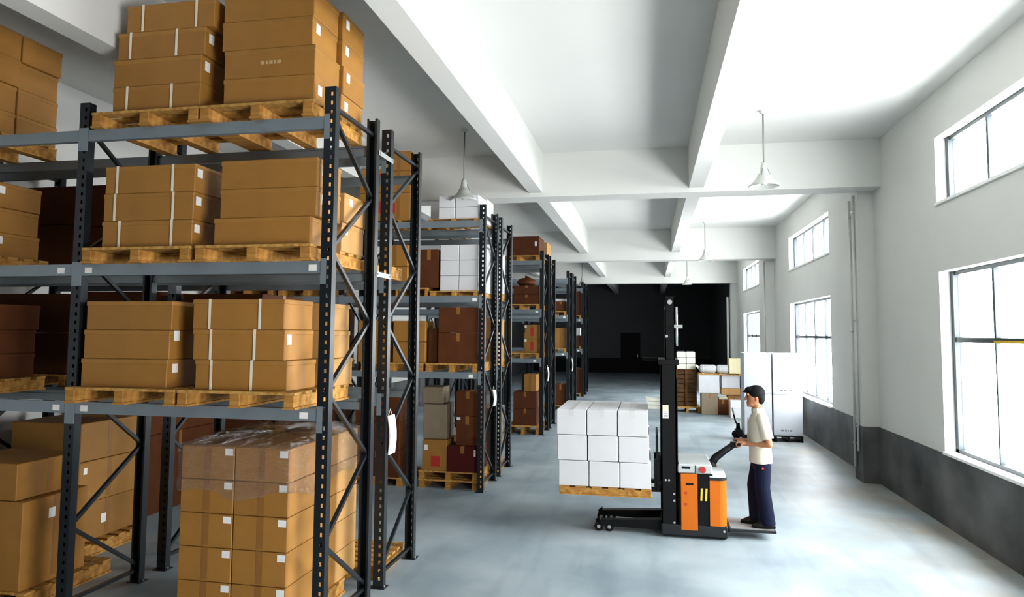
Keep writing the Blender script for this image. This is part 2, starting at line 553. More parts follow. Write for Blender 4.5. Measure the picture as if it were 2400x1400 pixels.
def rack(y, label, zig, holes, tickets=()):
    """one single-depth rack, front web plane at y"""
    t = thing('pallet_rack', label, 'rack', (FX[1], y, 0), group='grey steel pallet racks')
    rel = lambda x, yy, z: (x - FX[1], yy - y, z)
    yr = y + DEP + PD / 2                       # rear web plane
    for x in FX:
        for yy, f in ((y, -1), (yr, 1)):
            p = link('upright_post', POST[(holes, f)], t, rel(x, yy, .008))
            ft = link('foot_plate', FOOT, p, (0, -f * .03, -.008))
            if holes:
                for dx in (-.055, .055):
                    link('foot_bolt', BOLT, p, (dx, -f * .03, -.008))
        ya, yb = y + PD - .02, yr - PD + .02
        zs = [4.245, 3.70, 3.12, 2.54, 1.96, 1.33, .75, .17]
        for k in range(len(zs) - 1):
            fr = (k % 2 == 0) == (zig == 0)
            a, b = (ya, yb) if fr else (yb, ya)
            MB().bar((x, a, zs[k]), (x, b, zs[k + 1]), .03, .034, up=(1, 0, 0)).build('diagonal_brace', M['rack'], t)
        MB().bar((x, ya, 4.31), (x, yb, 4.31), .03, .034, up=(1, 0, 0)).build('cross_brace', M['rack'], t)
        MB().bar((x, ya, .12), (x, yb, .12), .03, .034, up=(1, 0, 0)).build('cross_brace', M['rack'], t)
    L = FX[0] - FX[1] - PW
    if 'm' not in BEAM:
        BEAM['m'] = beam_mesh(L)
    for bay in range(2):
        x0 = FX[bay + 1] + PW / 2
        for li, z in enumerate(LEV):
            for rear in (0, 1):
                b = link('shelf_beam', BEAM['m'], t, rel(x0 if not rear else x0 + L, y if not rear else yr, z), math.pi * rear)
                c1 = link('beam_connector', CONN, b, (-.05, 0, 0))
                c2 = link('beam_connector', CONN, b, (L + .002, 0, 0))
                if not rear:
                    for tb, tl, fx in tickets:
                        if (tb, tl) == (bay, li):
                            link('paper_label', TICKET, b, (L * fx, 0, -.055))
    return t

ROWS = (5.153, 10.45, 16.566, 22.1, 27.0)
ORD = ('first', 'second', 'third', 'fourth', 'fifth')
TK = [(0, 0, .04), (0, 0, .95), (0, 1, .03), (0, 1, .97), (1, 0, .96), (1, 1, .95)]
for i, y in enumerate(ROWS):
    rack(y, 'dark grey steel pallet rack, aisle face of the %s row of racks' % ORD[i], 0, i < 2, TK if i == 0 else TK[1:4:2])
    rack(y + DEP + PD / 2 + GAP - .04, 'dark grey steel pallet rack backing onto the %s row, braces mirrored' % ORD[i], 1, i < 2)
yr = ROWS[0] + DEP + .04
for z, lab in ((2.99, 'galvanised spacer bar tying the first two back-to-back racks at mid height'),
               (4.15, 'galvanised spacer bar tying the first two back-to-back racks near the top')):
    o = thing('row_spacer', lab, 'spacer', (FX[0], yr, z))
    MB().bar((FX[0] + .055, yr - .03, z), (FX[0] + .055, yr + .34, z), .004, .045, up=(0, 0, 1)).build('bar', M['bolt'], o)
    for dy in (0, .31):
        MB().cone((FX[0] + .057, yr + dy, z), (FX[0] + .067, yr + dy, z), .012, .012, 6).build('bolt_head', M['bolt'], o)

# document pouches hung on the end posts
for y, z0, h, lab in ((ROWS[0] + DEP + PD / 2 + GAP - .04, 1.25, .38, 'white document pouch tied to the end post of the first double rack'),
                      (ROWS[1] + .55, 1.25, .26, 'white document pouch on the end frame of the second rack row'),
                      (ROWS[2] + .55, 1.25, .34, 'white document pouch on the end frame of the third rack row'),
                      (ROWS[3] + .6, 1.2, .4, 'small white document pouch on the end frame of the fourth rack row')):
    o = thing('document_pouch', lab, 'document pouch', (FX[0] + .07, y + .1, z0))
    x = FX[0] + .055
    mb = MB()
    n = 6
    vs_ = []
    for k in range(n + 1):
        s = k / n
        bow = .02 * math.sin(s * math.pi)
        for yy, zz in ((y + .02, z0), (y + .02 + .17, z0)):
            for dx in (0, .012):
                vs_.append((x + bow + dx, yy + .03 * (1 - s), zz + h * s))
    fs = []
    for k in range(n):
        a, b = 4 * k, 4 * k + 4
        fs += [(a, a + 2, b + 2, b), (a + 1, b + 1, b + 3, a + 3), (a, b, b + 1, a + 1), (a + 2, a + 3, b + 3, b + 2)]
    fs += [(0, 1, 3, 2), (4 * n, 4 * n + 2, 4 * n + 3, 4 * n + 1)]
    mb.add(vs_, fs).build('sleeve', M['paper'], o)
    MB().tube([(x, y + .05, z0 + h), (x, y + .1, z0 + h + .06), (x, y + .15, z0 + h)], .003, 5).build('tie', M['strap'], o)

# ------------------------------------------------------------------ pallets
PH = .135
def pallet_parts():
    w, dd = 1.05, 1.0
    parts = []
    st = MB().box(-.045, .045, -dd / 2, dd / 2, .018, .113).mesh('stringer', M['wood'], bevel=.004)
    bb = MB().box(-.055, .055, -dd / 2, dd / 2, 0, .018).mesh('bottom_board', M['wood'])
    db = MB().box(-w / 2, w / 2, -.055, .055, .113, PH).mesh('deck_board', M['woodx'])
    for x in (-w / 2 + .05, 0, w / 2 - .05):
        parts += [('stringer', st, (x, 0, 0)), ('bottom_board', bb, (x, 0, 0))]
    for k in range(6):
        parts.append(('deck_board', db, (0, -dd / 2 + .055 + k * (dd - .11) / 5, 0)))
    return parts
def keep_clear(x, y, hw):
    """goods in the racks stay clear of the end frame and of the frame by the wall"""
    if x < -2 and y < 30:
        x = max(min(x, -2.628 - hw), -7.2 + hw)
    return x
PAL = pallet_parts()
DPAL = [(n, m_.copy(), l) for n, m_, l in PAL]
for n, m_, l in DPAL:
    m_.materials.clear()
    m_.materials.append(M['black'])

def pallet(x, y, z, label, rz=0, sx=1, sy=1, sz=1, parts=None):
    x = keep_clear(x, y, .525 * sx)
    o = thing('wooden_pallet' if parts is None else 'plastic_pallet', label, 'pallet', (x, y, z), rz, 'pallets')
    o.scale = (sx, sy, sz)
    for n, m_, l in parts or PAL:
        link(n, m_, o, l)
    return o

# ------------------------------------------------------------------ cartons
CM = {}
def cached(key, fn):
    if key not in CM:
        CM[key] = fn()
    return CM[key]

def ribbon(c, b):
    n = len(c)
    return MB().add([(x, y, z) for x in (-b, b) for y, z in c], [tuple(range(n)), tuple(range(2 * n - 1, n - 1, -1))] + [(i, n + i, n + (i + 1) % n, (i + 1) % n) for i in range(n)])

def carton(x, y, z, w, dd, h, label, mt='card', rz=0, lid=True, straps=(), stick=(), tape=None, group=None, name='carton', cat='carton'):
    """x, y centre of the footprint, z its underside"""
    w, dd, h = round(w, 3), round(dd, 3), round(h, 3)
    x = keep_clear(x, y, w / 2 + (.004 if lid else 0))
    me = cached(('b', w, dd, h, mt), lambda: MB().box(-w / 2, w / 2, -dd / 2, dd / 2, 0, h - .004).mesh(name, M[mt], bevel=.006))
    o = link(name, me, None, (x, y, z), rz)
    tag(o, label, cat, group)
    if lid:
        lm = 'card_lid' if mt == 'card' else mt
        lh = .042
        link('lid', cached(('l', w, dd, h, lm), lambda: MB().box(-w / 2 - .004, w / 2 + .004, -dd / 2 - .004, dd / 2 + .004, h - lh, h - .001).mesh('lid', M[lm], bevel=.005)), o)
    for s in straps:
        def mk():
            e, t, b = .0055, .003, .011
            q = dd / 2 + e
            c = [(-q - t, .002), (-q, .002), (-q, h), (q, h), (q, .002), (q + t, .002), (q + t, h + .001), (-q - t, h + .001)]
            return ribbon(c, b).mesh('strap', M['strap'])
        link('strap', cached(('s', dd, h), mk), o, (w * (s - .5), 0, 0))
    if tape:
        def mk():
            b = .03
            q = (dd if tape == 'y' else w) / 2
            t, zd = .0015, h * (.06 if mt == 'card' else .72)             # over the top and a little way down the end
            mb = ribbon([(-q - t, zd), (-q, zd), (-q, h - .004), (q, h - .004), (q, h - .002), (-q - t, h - .002)], b)
            if tape == 'x':                    # the end that faces the windows
                mb.v = [(-y_, x_, z_) for x_, y_, z_ in mb.v]
            return mb.mesh('tape', M['wtape' if mt in ('white', 'greyw') else 'tape'])
        link('tape', cached(('t', w, dd, h, tape, mt), mk), o)
    for f, u, v, sw, sh, sm in stick:
        def mk():
            if f == 'F':
                return MB().box(-sw / 2, sw / 2, -.002, 0, -sh / 2, sh / 2).mesh('paper_label', M[sm])
            return MB().box(0, .002, -sw / 2, sw / 2, -sh / 2, sh / 2).mesh('paper_label', M[sm])
        me2 = cached(('p', f, sw, sh, sm), mk)
        off = .0045 if lid and v > h - .06 else .0005
        loc = (u, -dd / 2 - off, v) if f == 'F' else (w / 2 + off, u, v)
        s = link('paper_label' if sm == 'paper' else 'printed_mark', me2, o, loc)
    return o

TOPW = {3: ('top', 'middle', 'bottom'), 4: ('top', 'second', 'third', 'bottom'), 2: ('top', 'bottom'), 5: ('top', 'second', 'third', 'fourth', 'bottom'), 1: ('only',)}
SW = (.06, .08, 'paper')                      # usual sticker

def dashes(o, w, dd, h, cols, x0, z, mtl, L, gap, hh):
    mb = MB()
    x = x0
    for c in cols:
        mb.box(x, x + L * c, -dd / 2 - .0012, -dd / 2 - .0002, z, z + hh)
        x += L * c + gap
    link('faded_print', mb.mesh('faded_print', M[mtl]), o)

# --- first row, aisle bay: six pallets of lidded cartons
Y1 = ROWS[0]
pz = [z for z in LEV]
def stack(x0, x1, zb, hs, y0, dd, where, straps={}, stick={}, shift={}, mt='card', n=None, extra='', dshift={}):
    """cartons from the top down: hs listed top first"""
    N = len(hs)
    z = zb
    out = []
    for i in reversed(range(N)):
        w = x1 - x0
        st = straps.get(i, ())
        kind = 'strapped brown carton' if st else 'brown carton'
        dx = shift.get(i, 0)
        o = carton((x0 + x1) / 2 + dx, y0 + dd / 2 + dshift.get(i, 0), z, w, dd, hs[i], '%s, %s of the %s' % (kind, TOPW[N][i], where), mt, straps=st, stick=stick.get(i, ()))
        out.append(o)
        z += hs[i] + .001
    return out

RS = lambda u, v: ('R', u, v, .07, .085, 'paper')
# upper shelf, inner stack
pallet(-4.27, 5.60, LEV[2], 'pale wooden pallet under the inner strapped stack on the top shelf')
stack(-4.64, -3.775, LEV[2] + PH, (.243, .243, .243, .235), 5.16, .93, 'inner strapped stack on the top shelf',
      {0: (.19, .8), 1: (.15, .68), 3: (.17, .68)}, {1: (RS(-.38, .16),), 2: (RS(-.38, .16),)}, {0: .11, 1: .03})
# upper shelf, stack by the end post
pallet(-3.21, 5.60, LEV[2], 'pale wooden pallet under the tall stack by the top of the end post')
hB = (.25, .25, .25, .235)
s = stack(-3.55, -2.712, LEV[2] + PH, hB, 5.16, .455, 'front stack by the top of the end post', {}, {1: (RS(-.13, .17),), 3: (RS(-.13, .12),)}, {0: -.02, 1: -.03, 2: 0})
dashes(s[1], .838, .455, .25, (1, .6, .9, .5, 1), -.08, .11, 'paleink', .035, .012, .03)
stack(-3.55, -2.70, LEV[2] + PH, hB, 5.64, .46, 'rear stack by the top of the end post', {}, {0: (RS(-.13, .17),), 1: (RS(-.13, .17),), 2: (RS(-.13, .17),), 3: (RS(-.13, .14),)}, {0: .0, 2: .015})
# middle shelf, inner stack
pallet(-4.285, 5.58, LEV[1], 'pale wooden pallet under the inner strapped stack on the middle shelf')
stack(-4.675, -3.795, LEV[1] + PH, (.24, .24, .235), 5.15, .93, 'inner strapped stack on the middle shelf',
      {0: (.14, .76), 1: (.13, .78), 2: (.2, .78)}, {0: (RS(-.4, .17),), 1: (RS(-.4, .17),), 2: (RS(-.4, .17),)}, {0: .01, 1: .005})
# middle shelf by the end post
pallet(-3.19, 5.58, LEV[1], 'pale wooden pallet by the end post on the middle shelf')
stack(-3.535, -2.66, LEV[1] + PH, (.243, .243, .235), 5.15, .44, 'front stack by the end post on the middle shelf', {}, {0: (RS(-.1, .15),), 1: (RS(-.1, .15),)}, {2: -.05})
stack(-3.5, -2.655, LEV[1] + PH, (.26, .26), 5.62, .47, 'rear pair by the end post on the middle shelf', {0: (.9,)}, {0: (RS(-.1, .2),), 1: (RS(-.15, .2),)}, {0: .02}, mt='card_pale')
# lower shelf, inner stack
pallet(-4.335, 5.53, LEV[0], 'wooden pallet under the plain inner stack on the lower shelf')
stack(-4.80, -3.965, LEV[0] + PH, (.245, .245, .24), 5.13, .5, 'plain inner stack on the lower shelf', {}, {1: (RS(-.17, .2),), 2: (RS(-.15, .17),)}, {0: .03, 1: .015})
# lower shelf by the end post
pallet(-3.265, 5.53, LEV[0], 'wooden pallet under the strapped stack by the end post, lower shelf')
stack(-3.70, -2.87, LEV[0] + PH, (.25, .25, .245), 5.12, .48, 'strapped stack by the end post, lower shelf',
      {0: (.19, .74), 1: (.2, .68), 2: (.18, .62)}, {1: (RS(-.17, .17),)}, {0: -.03, 1: -.02, 2: .01})
stack(-3.70, -2.765, LEV[0] + PH, (.245, .245, .245), 5.66, .42, 'rear stack by the end post, lower shelf', {}, {}, {0: -.01, 2: .03}, mt='card_pale')
# inner bay
pallet(-6.66, 5.6, LEV[2], 'wooden pallet on the top shelf of the inner bay')
for k, (yy, dd) in enumerate(((5.36, .53), (5.90, .50))):
    pass
stack(-7.1, -6.20, LEV[2] + PH, (.27, .27, .27, .24), 5.12, .53, 'front stack in the inner bay, top shelf', {}, {}, {0: .03, 1: .03})
stack(-7.1, -6.20, LEV[2] + PH, (.27, .27, .27, .24), 5.67, .47, 'rear stack in the inner bay, top shelf', {}, {}, {0: .03, 1: -.01})
pallet(-6.75, 5.58, LEV[1], 'wooden pallet on the middle shelf of the inner bay')
stack(-7.15, -6.30, LEV[1] + PH, (.25, .25, .25), 5.15, .95, 'stack with white labels in the inner bay, middle shelf', {}, {0: (RS(.02, .18),), 1: (RS(-.02, .18),), 2: (RS(.02, .18),)}, {1: -.02})
pallet(-6.7, 5.62, LEV[0], 'wooden pallet on the lower shelf of the inner bay')
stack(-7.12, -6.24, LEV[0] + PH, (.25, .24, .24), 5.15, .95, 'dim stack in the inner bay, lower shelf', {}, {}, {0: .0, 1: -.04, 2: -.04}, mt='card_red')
pallet(-5.9, 5.75, 0, 'wooden pallet on the floor of the inner bay')
carton(-5.88, 5.62, PH, .86, .72, .78, 'big brown carton with a white label standing on the inner bay floor', 'card', tape='x', stick=(('R', -.05, .62, .07, .09, 'paper'),), lid=False)
carton(-5.95, 5.62, PH + .781, .82, .7, .33, 'flat brown carton on top of the big one on the inner bay floor', 'card', tape='x', lid=False)

# --- floor of the aisle bay: film-wrapped stack
pallet(-3.33, 5.68, 0, 'wooden pallet under the film-wrapped carton stack', sx=.96, sy=1.1)
gx, gd, gh = .488, .44, .272
for r, rn in enumerate(('front', 'middle', 'rear')):
    for c, cn in enumerate(('inner', 'end-post')):
        for l in range(5):
            lay = TOPW[5][4 - l]
            carton(-3.82 + gx * (c + .5) + .003 * c, 5.165 + (gd + .004) * (r + .5), PH + (gh + .001) * l, gx - .006, gd, gh,
                   'brown carton in film-wrapped stack, %s layer, %s row, %s column' % (lay, rn, cn), 'card' if r < 2 else 'card_pale', lid=False, tape='y',
                   stick=(('F', gx / 2 - .05, gh - .045, .07, .055, 'paper'),) if r == 0 else ())
def film():
    x0, x1, y0, y1, z0, z1 = -3.825, -2.832, 5.158, 6.505, 1.10, 1.515
    nx, nz = 22, 8
    rnd = random.Random(3)
    per = []
    n = 24
    def edge(a, b, k):
        return [(a[0] + (b[0] - a[0]) * i / k, a[1] + (b[1] - a[1]) * i / k) for i in range(k)]
    per = edge((x0, y0), (x1, y0), n) + edge((x1, y0), (x1, y1), n) + edge((x1, y1), (x0, y1), n) + edge((x0, y1), (x0, y0), n)
    cx, cy = (x0 + x1) / 2, (y0 + y1) / 2
    vs_, P = [], len(per)
    for j in range(nz + 1):
        s = j / nz
        for i, (px, py) in enumerate(per):
            e = .004 + rnd.random() * .014
            dx, dy = (1 if px > x1 - .001 else -1 if px < x0 + .001 else 0), (1 if py > y1 - .001 else -1 if py < y0 + .001 else 0)
            zl = z0 + .05 * math.sin(i * .35) + .03 * rnd.random() if j == 0 else z0 + (z1 - z0) * s
            vs_.append((px + dx * e, py + dy * e, zl))
    m = 3
    for j in range(1, m + 1):
        s = 1 - j / (m + .5)
        for i, (px, py) in enumerate(per):
            vs_.append((cx + (px - cx) * s, cy + (py - cy) * s, z1 + .004 + .05 * rnd.random() * (1.4 if j < 3 else .8)))
    R = nz + 1 + m
    fs = [(j * P + i, j * P + (i + 1) % P, (j + 1) * P + (i + 1) % P, (j + 1) * P + i) for j in range(R - 1) for i in range(P)]
    me = MB().add(vs_, fs).mesh('stretch_film', M['film'], smooth=True)
    o = link('stretch_film', me)
    tag(o, 'crumpled clear stretch film wrapped around the top of the carton stack', 'plastic film')
film()

# --- back rack of the first row
pallet(-3.25, 6.83, LEV[1], 'empty wooden pallet in shade on the back rack, middle shelf')
pallet(-6.45, 6.95, 0, 'wooden pallet on the floor under the back rack', sy=.95)
carton(-6.5, 6.93, PH, .9, .86, .42, 'dim brown carton with a label, bottom of the stack under the back rack', 'card', lid=False, tape='x', stick=(('R', -.05, .2, .07, .1, 'paper'),))
carton(-6.5, 6.93, PH + .421, .92, .86, .45, 'dim brown carton, middle of the stack under the back rack', 'card', lid=False, tape='x', stick=(('R', -.35, .35, .05, .07, 'paper'),))
carton(-6.5, 6.93, PH + .872, .9, .84, .42, 'dim brown carton, top of the stack under the back rack', 'card', lid=False, tape='x')
pallet(-2.98, 6.98, .002, 'short wooden pallet on the floor inside the back rack end', sx=.62, sy=.8)

def filler_stack(x, y, zs_h, w, dd, where):
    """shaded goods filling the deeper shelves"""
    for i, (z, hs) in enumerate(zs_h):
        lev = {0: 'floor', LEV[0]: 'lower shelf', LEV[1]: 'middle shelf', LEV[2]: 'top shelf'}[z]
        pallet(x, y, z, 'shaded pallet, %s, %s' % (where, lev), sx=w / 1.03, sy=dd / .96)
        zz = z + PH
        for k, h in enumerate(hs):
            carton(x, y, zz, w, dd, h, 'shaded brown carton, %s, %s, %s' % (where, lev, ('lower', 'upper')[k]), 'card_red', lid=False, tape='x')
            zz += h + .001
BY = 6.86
filler_stack(-6.68, BY, ((LEV[0], (.45, .43)), (LEV[1], (.45, .43))), .95, .86, 'back rack beside the wall')
filler_stack(-5.58, BY, ((LEV[0], (.45, .45)), (LEV[1], (.42, .46))), .98, .86, 'back rack beside the middle frame')
filler_stack(-4.35, BY, ((LEV[0], (.47, .40)),), .92, .86, 'back rack past the middle frame')
filler_stack(-6.68, ROWS[1] + .5, ((0, (.7, .75)), (LEV[0], (.45, .44)), (LEV[1], (.45, .43))), .98, .86, 'second row beside the wall')
filler_stack(-5.58, ROWS[1] + .5, ((0, (.7, .7)), (LEV[0], (.43, .45)), (LEV[1], (.46, .43))), .98, .86, 'second row beside the middle frame')

for l in range(2):  # dark cartons added to black out the pale wall here
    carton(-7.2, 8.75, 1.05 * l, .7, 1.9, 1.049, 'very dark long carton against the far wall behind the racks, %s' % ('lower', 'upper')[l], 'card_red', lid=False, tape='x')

# ------------------------------------------------------------------ second to fifth rack rows
Y2 = ROWS[1]
RM = lambda u, v, w_=.1, h_=.16: ('F', u, v, w_, h_, 'red')
pallet(-2.99, Y2 + .5, LEV[2], 'wooden pallet under the high white cartons, second row', sx=.8, sz=.25)
for k, (x0, x1) in enumerate(((-3.29, -3.03), (-3.015, -2.635))):
    for l in range(2):
        carton((x0 + x1) / 2, Y2 + .27, LEV[2] + PH * .25 + .192 * l, x1 - x0, .5, .191,
               'white carton on the top shelf of the second row, %s layer, %s' % (('lower', 'upper')[l], ('narrow', 'wide')[k]), 'white', lid=False)
carton(-2.90, Y2 + .8, LEV[2] + PH * .25, .62, .5, .42, 'large white carton behind the high white ones on the second row', 'white', lid=False)
pallet(-3.95, Y2 + .5, LEV[2], 'wooden pallet under the high brown cartons, second row', sx=.45, sz=.3)
for l, h in enumerate((.45, .36, .32)):
    carton(-3.98, Y2 + .3, LEV[2] + PH * .3 + (0, .451, .812)[l], .42, .55, h, 'brown carton in the high stack beside white ones, %s' % ('bottom', 'middle', 'top')[l], 'card', lid=False, tape='y',
           stick=((RM(-.1, .2),) if l < 2 else ()))
for l, h in enumerate((.46, .40)):
    carton(-4.45, Y2 + .32, LEV[2] + PH * .3 + (0, .461)[l], .42, .55, h, 'brown carton with red print on the top shelf, second row, %s' % ('lower', 'upper')[l], 'card', lid=False, tape='y', stick=(RM(.13, .22, .08, .2),))
pallet(-4.45, Y2 + .5, LEV[2], 'wooden pallet under the cartons with red print, second row', sx=.42, sz=.3)
carton(-3.68, Y2 + 1.7, LEV[2] + PH, .42, .5, .46, 'white carton alone on the back rack of the second row', 'white', lid=True)
pallet(-3.7, Y2 + 1.71, LEV[2], 'wooden pallet on the back rack of the second row', sx=.6, sy=.92)
# middle shelf
pallet(-2.98, Y2 + .5, LEV[1], 'wooden pallet under the white block on the middle shelf, second row', sx=.75, sz=.6)
for l in range(3):
    for c in range(2):
        carton(-3.105 + .312 * c, Y2 + .3, LEV[1] + PH * .6 + .248 * l, .306, .52, .247, 'white carton in the block on the middle shelf, %s, %s side' % (TOPW[3][2 - l], ('inner', 'post')[c]), 'white', lid=False)
carton(-2.84, Y2 + .78, LEV[1] + PH * .6, .5, .4, .74, 'tall white carton behind the white block on the middle shelf', 'white', lid=False)
pallet(-3.69, Y2 + .5, LEV[1], 'wooden pallet under the tall reddish carton, second row', sx=.45)
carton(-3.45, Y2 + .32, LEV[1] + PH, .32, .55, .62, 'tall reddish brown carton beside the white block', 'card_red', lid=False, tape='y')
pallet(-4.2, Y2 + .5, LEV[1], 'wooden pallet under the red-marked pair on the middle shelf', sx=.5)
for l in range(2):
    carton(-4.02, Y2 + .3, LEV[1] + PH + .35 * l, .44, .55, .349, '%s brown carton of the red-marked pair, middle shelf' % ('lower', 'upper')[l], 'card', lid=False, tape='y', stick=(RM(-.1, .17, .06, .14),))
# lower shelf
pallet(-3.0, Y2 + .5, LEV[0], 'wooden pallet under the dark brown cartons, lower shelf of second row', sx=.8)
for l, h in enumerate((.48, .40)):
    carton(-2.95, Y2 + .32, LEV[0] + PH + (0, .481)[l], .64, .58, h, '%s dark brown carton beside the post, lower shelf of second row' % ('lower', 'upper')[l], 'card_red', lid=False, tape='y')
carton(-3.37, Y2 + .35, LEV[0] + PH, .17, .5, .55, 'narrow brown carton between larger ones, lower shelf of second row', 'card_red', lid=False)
pallet(-4.03, Y2 + .5, LEV[0], 'wooden pallet under the four brown cartons, second row', sx=1.0)
for c in range(2):
    for l in range(2):
        carton(-3.76 - .6 * c, Y2 + .3, LEV[0] + PH + .335 * l, .54, .5, .334, 'brown carton of four on the lower shelf, %s, %s' % (('lower', 'upper')[l], ('beside the narrow one', 'further in')[c]), 'card', lid=False, tape='y')
# floor
pallet(-3.08, Y2 + .62, 0, 'wooden pallet on the floor under the second row', sx=.92)
pallet(-3.08, Y2 + .62, PH + .001, 'second wooden pallet stacked on the floor under the second row', sx=.92)
pz2 = 2 * PH + .002
carton(-3.335, Y2 + .42, pz2, .40, .6, .48, 'brown carton with red print on the floor pallet, second row', 'card', lid=False, tape='x', stick=(('F', .02, .15, .14, .16, 'red'), ('F', -.14, .36, .06, .08, 'paper')))
carton(-2.86, Y2 + .40, pz2, .49, .6, .40, 'dark red carton on the floor pallet, second row', 'card_dred', lid=False, tape='y', stick=(('F', .2, .3, .03, .1, 'paper'),))
carton(-2.82, Y2 + .42, pz2 + .401, .37, .5, .46, 'brown carton standing on the dark red one', 'card_red', lid=False, tape='y', stick=(('F', -.14, .42, .06, .04, 'paper'),))
carton(-2.82, Y2 + .42, pz2 + .862, .38, .5, .38, 'brown carton at the top of the column over the dark red one', 'card_red', lid=False, tape='y')
carton(-3.37, Y2 + .45, pz2 + .481, .38, .5, .55, 'battered grey-brown carton on the red-printed one', 'card_grey', rz=.06, lid=False)
carton(-3.42, Y2 + .46, pz2 + 1.033, .33, .45, .27, 'small grey-brown carton on top of the battered one', 'card_grey', rz=.05, lid=False)
pallet(-4.35, Y2 + .62, 0, 'wooden pallet further in on the floor, second row', sx=.9)
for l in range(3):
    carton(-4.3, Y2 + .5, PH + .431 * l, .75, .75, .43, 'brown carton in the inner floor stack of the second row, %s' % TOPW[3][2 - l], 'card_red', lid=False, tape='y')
# second row, back rack: pale carton sides beside the end post
for li, lab in ((0, 'lower shelf'), (1, 'middle shelf')):
    pallet(-3.1, Y2 + 1.71, LEV[li], 'wooden pallet on the back rack of the second row, %s' % lab, sy=.92)
    for l in range(2):
        carton(-2.95, Y2 + 1.70, LEV[li] + PH + .37 * l, .66, .7, .369, 'pale carton on the back rack of the second row, %s, %s' % (lab, ('lower', 'upper')[l]), 'card_pale' if li == 0 else 'white', lid=False, tape='x')
pallet(-3.1, Y2 + 1.71, 0, 'wooden pallet on the floor of the second back rack', sy=.92)
for l in range(2):
    carton(-2.95, Y2 + 1.70, PH + .5 * l, .66, .7, .499, 'pale grey carton on the floor of the second back rack, %s' % ('lower', 'upper')[l], 'card_grey', lid=False, tape='x')

Y3 = ROWS[2]
pallet(-2.95, Y3 + .5, LEV[2], 'wooden pallet on the top shelf of the third row')
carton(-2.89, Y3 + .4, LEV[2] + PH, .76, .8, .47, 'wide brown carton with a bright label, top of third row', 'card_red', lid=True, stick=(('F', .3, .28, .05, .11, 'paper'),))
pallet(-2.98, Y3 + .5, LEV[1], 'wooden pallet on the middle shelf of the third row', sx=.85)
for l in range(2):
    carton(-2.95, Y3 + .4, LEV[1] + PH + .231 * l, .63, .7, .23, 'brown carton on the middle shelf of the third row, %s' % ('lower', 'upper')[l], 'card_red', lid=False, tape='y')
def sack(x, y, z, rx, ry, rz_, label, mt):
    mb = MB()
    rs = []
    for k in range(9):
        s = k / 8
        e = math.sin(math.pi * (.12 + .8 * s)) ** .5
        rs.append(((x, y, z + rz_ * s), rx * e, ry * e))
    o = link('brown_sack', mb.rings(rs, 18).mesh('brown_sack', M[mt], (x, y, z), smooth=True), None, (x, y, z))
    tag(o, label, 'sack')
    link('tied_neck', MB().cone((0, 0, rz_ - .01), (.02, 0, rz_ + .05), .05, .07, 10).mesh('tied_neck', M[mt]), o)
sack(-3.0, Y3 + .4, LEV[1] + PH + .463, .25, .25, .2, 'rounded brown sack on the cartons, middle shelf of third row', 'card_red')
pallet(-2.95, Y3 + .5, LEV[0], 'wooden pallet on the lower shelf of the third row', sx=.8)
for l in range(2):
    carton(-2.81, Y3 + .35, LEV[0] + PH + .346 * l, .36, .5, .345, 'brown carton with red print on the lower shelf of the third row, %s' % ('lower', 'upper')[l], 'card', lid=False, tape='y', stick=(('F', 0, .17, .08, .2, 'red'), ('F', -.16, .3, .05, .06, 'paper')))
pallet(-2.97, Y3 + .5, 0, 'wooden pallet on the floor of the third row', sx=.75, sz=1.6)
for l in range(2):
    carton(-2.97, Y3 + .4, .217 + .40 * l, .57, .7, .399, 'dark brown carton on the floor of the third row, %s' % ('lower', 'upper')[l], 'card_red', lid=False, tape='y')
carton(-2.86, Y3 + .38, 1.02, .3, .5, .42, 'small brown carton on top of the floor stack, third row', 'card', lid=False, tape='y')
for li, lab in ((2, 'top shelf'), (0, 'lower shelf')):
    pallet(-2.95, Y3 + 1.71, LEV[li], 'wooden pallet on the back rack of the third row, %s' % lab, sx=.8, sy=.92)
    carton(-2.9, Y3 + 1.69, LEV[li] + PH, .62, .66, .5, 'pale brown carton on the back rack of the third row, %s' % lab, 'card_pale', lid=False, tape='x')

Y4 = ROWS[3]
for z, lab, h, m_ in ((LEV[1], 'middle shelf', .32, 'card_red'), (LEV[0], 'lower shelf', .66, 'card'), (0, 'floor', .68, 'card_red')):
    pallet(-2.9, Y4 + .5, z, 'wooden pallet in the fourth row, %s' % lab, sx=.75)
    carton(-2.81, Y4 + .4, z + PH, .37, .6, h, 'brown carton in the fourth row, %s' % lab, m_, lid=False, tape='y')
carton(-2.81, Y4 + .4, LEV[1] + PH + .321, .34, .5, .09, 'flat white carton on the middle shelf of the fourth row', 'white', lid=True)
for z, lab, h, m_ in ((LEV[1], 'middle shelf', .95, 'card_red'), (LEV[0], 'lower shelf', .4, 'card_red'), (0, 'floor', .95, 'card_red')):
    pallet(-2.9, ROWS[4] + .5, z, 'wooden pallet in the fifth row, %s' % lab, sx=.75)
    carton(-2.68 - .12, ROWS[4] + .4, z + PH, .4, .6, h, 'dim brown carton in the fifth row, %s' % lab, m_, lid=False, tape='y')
carton(-2.78, ROWS[4] + .4, LEV[0] + PH + .401, .22, .4, .3, 'small white carton in the fifth row, lower shelf', 'white', lid=True)

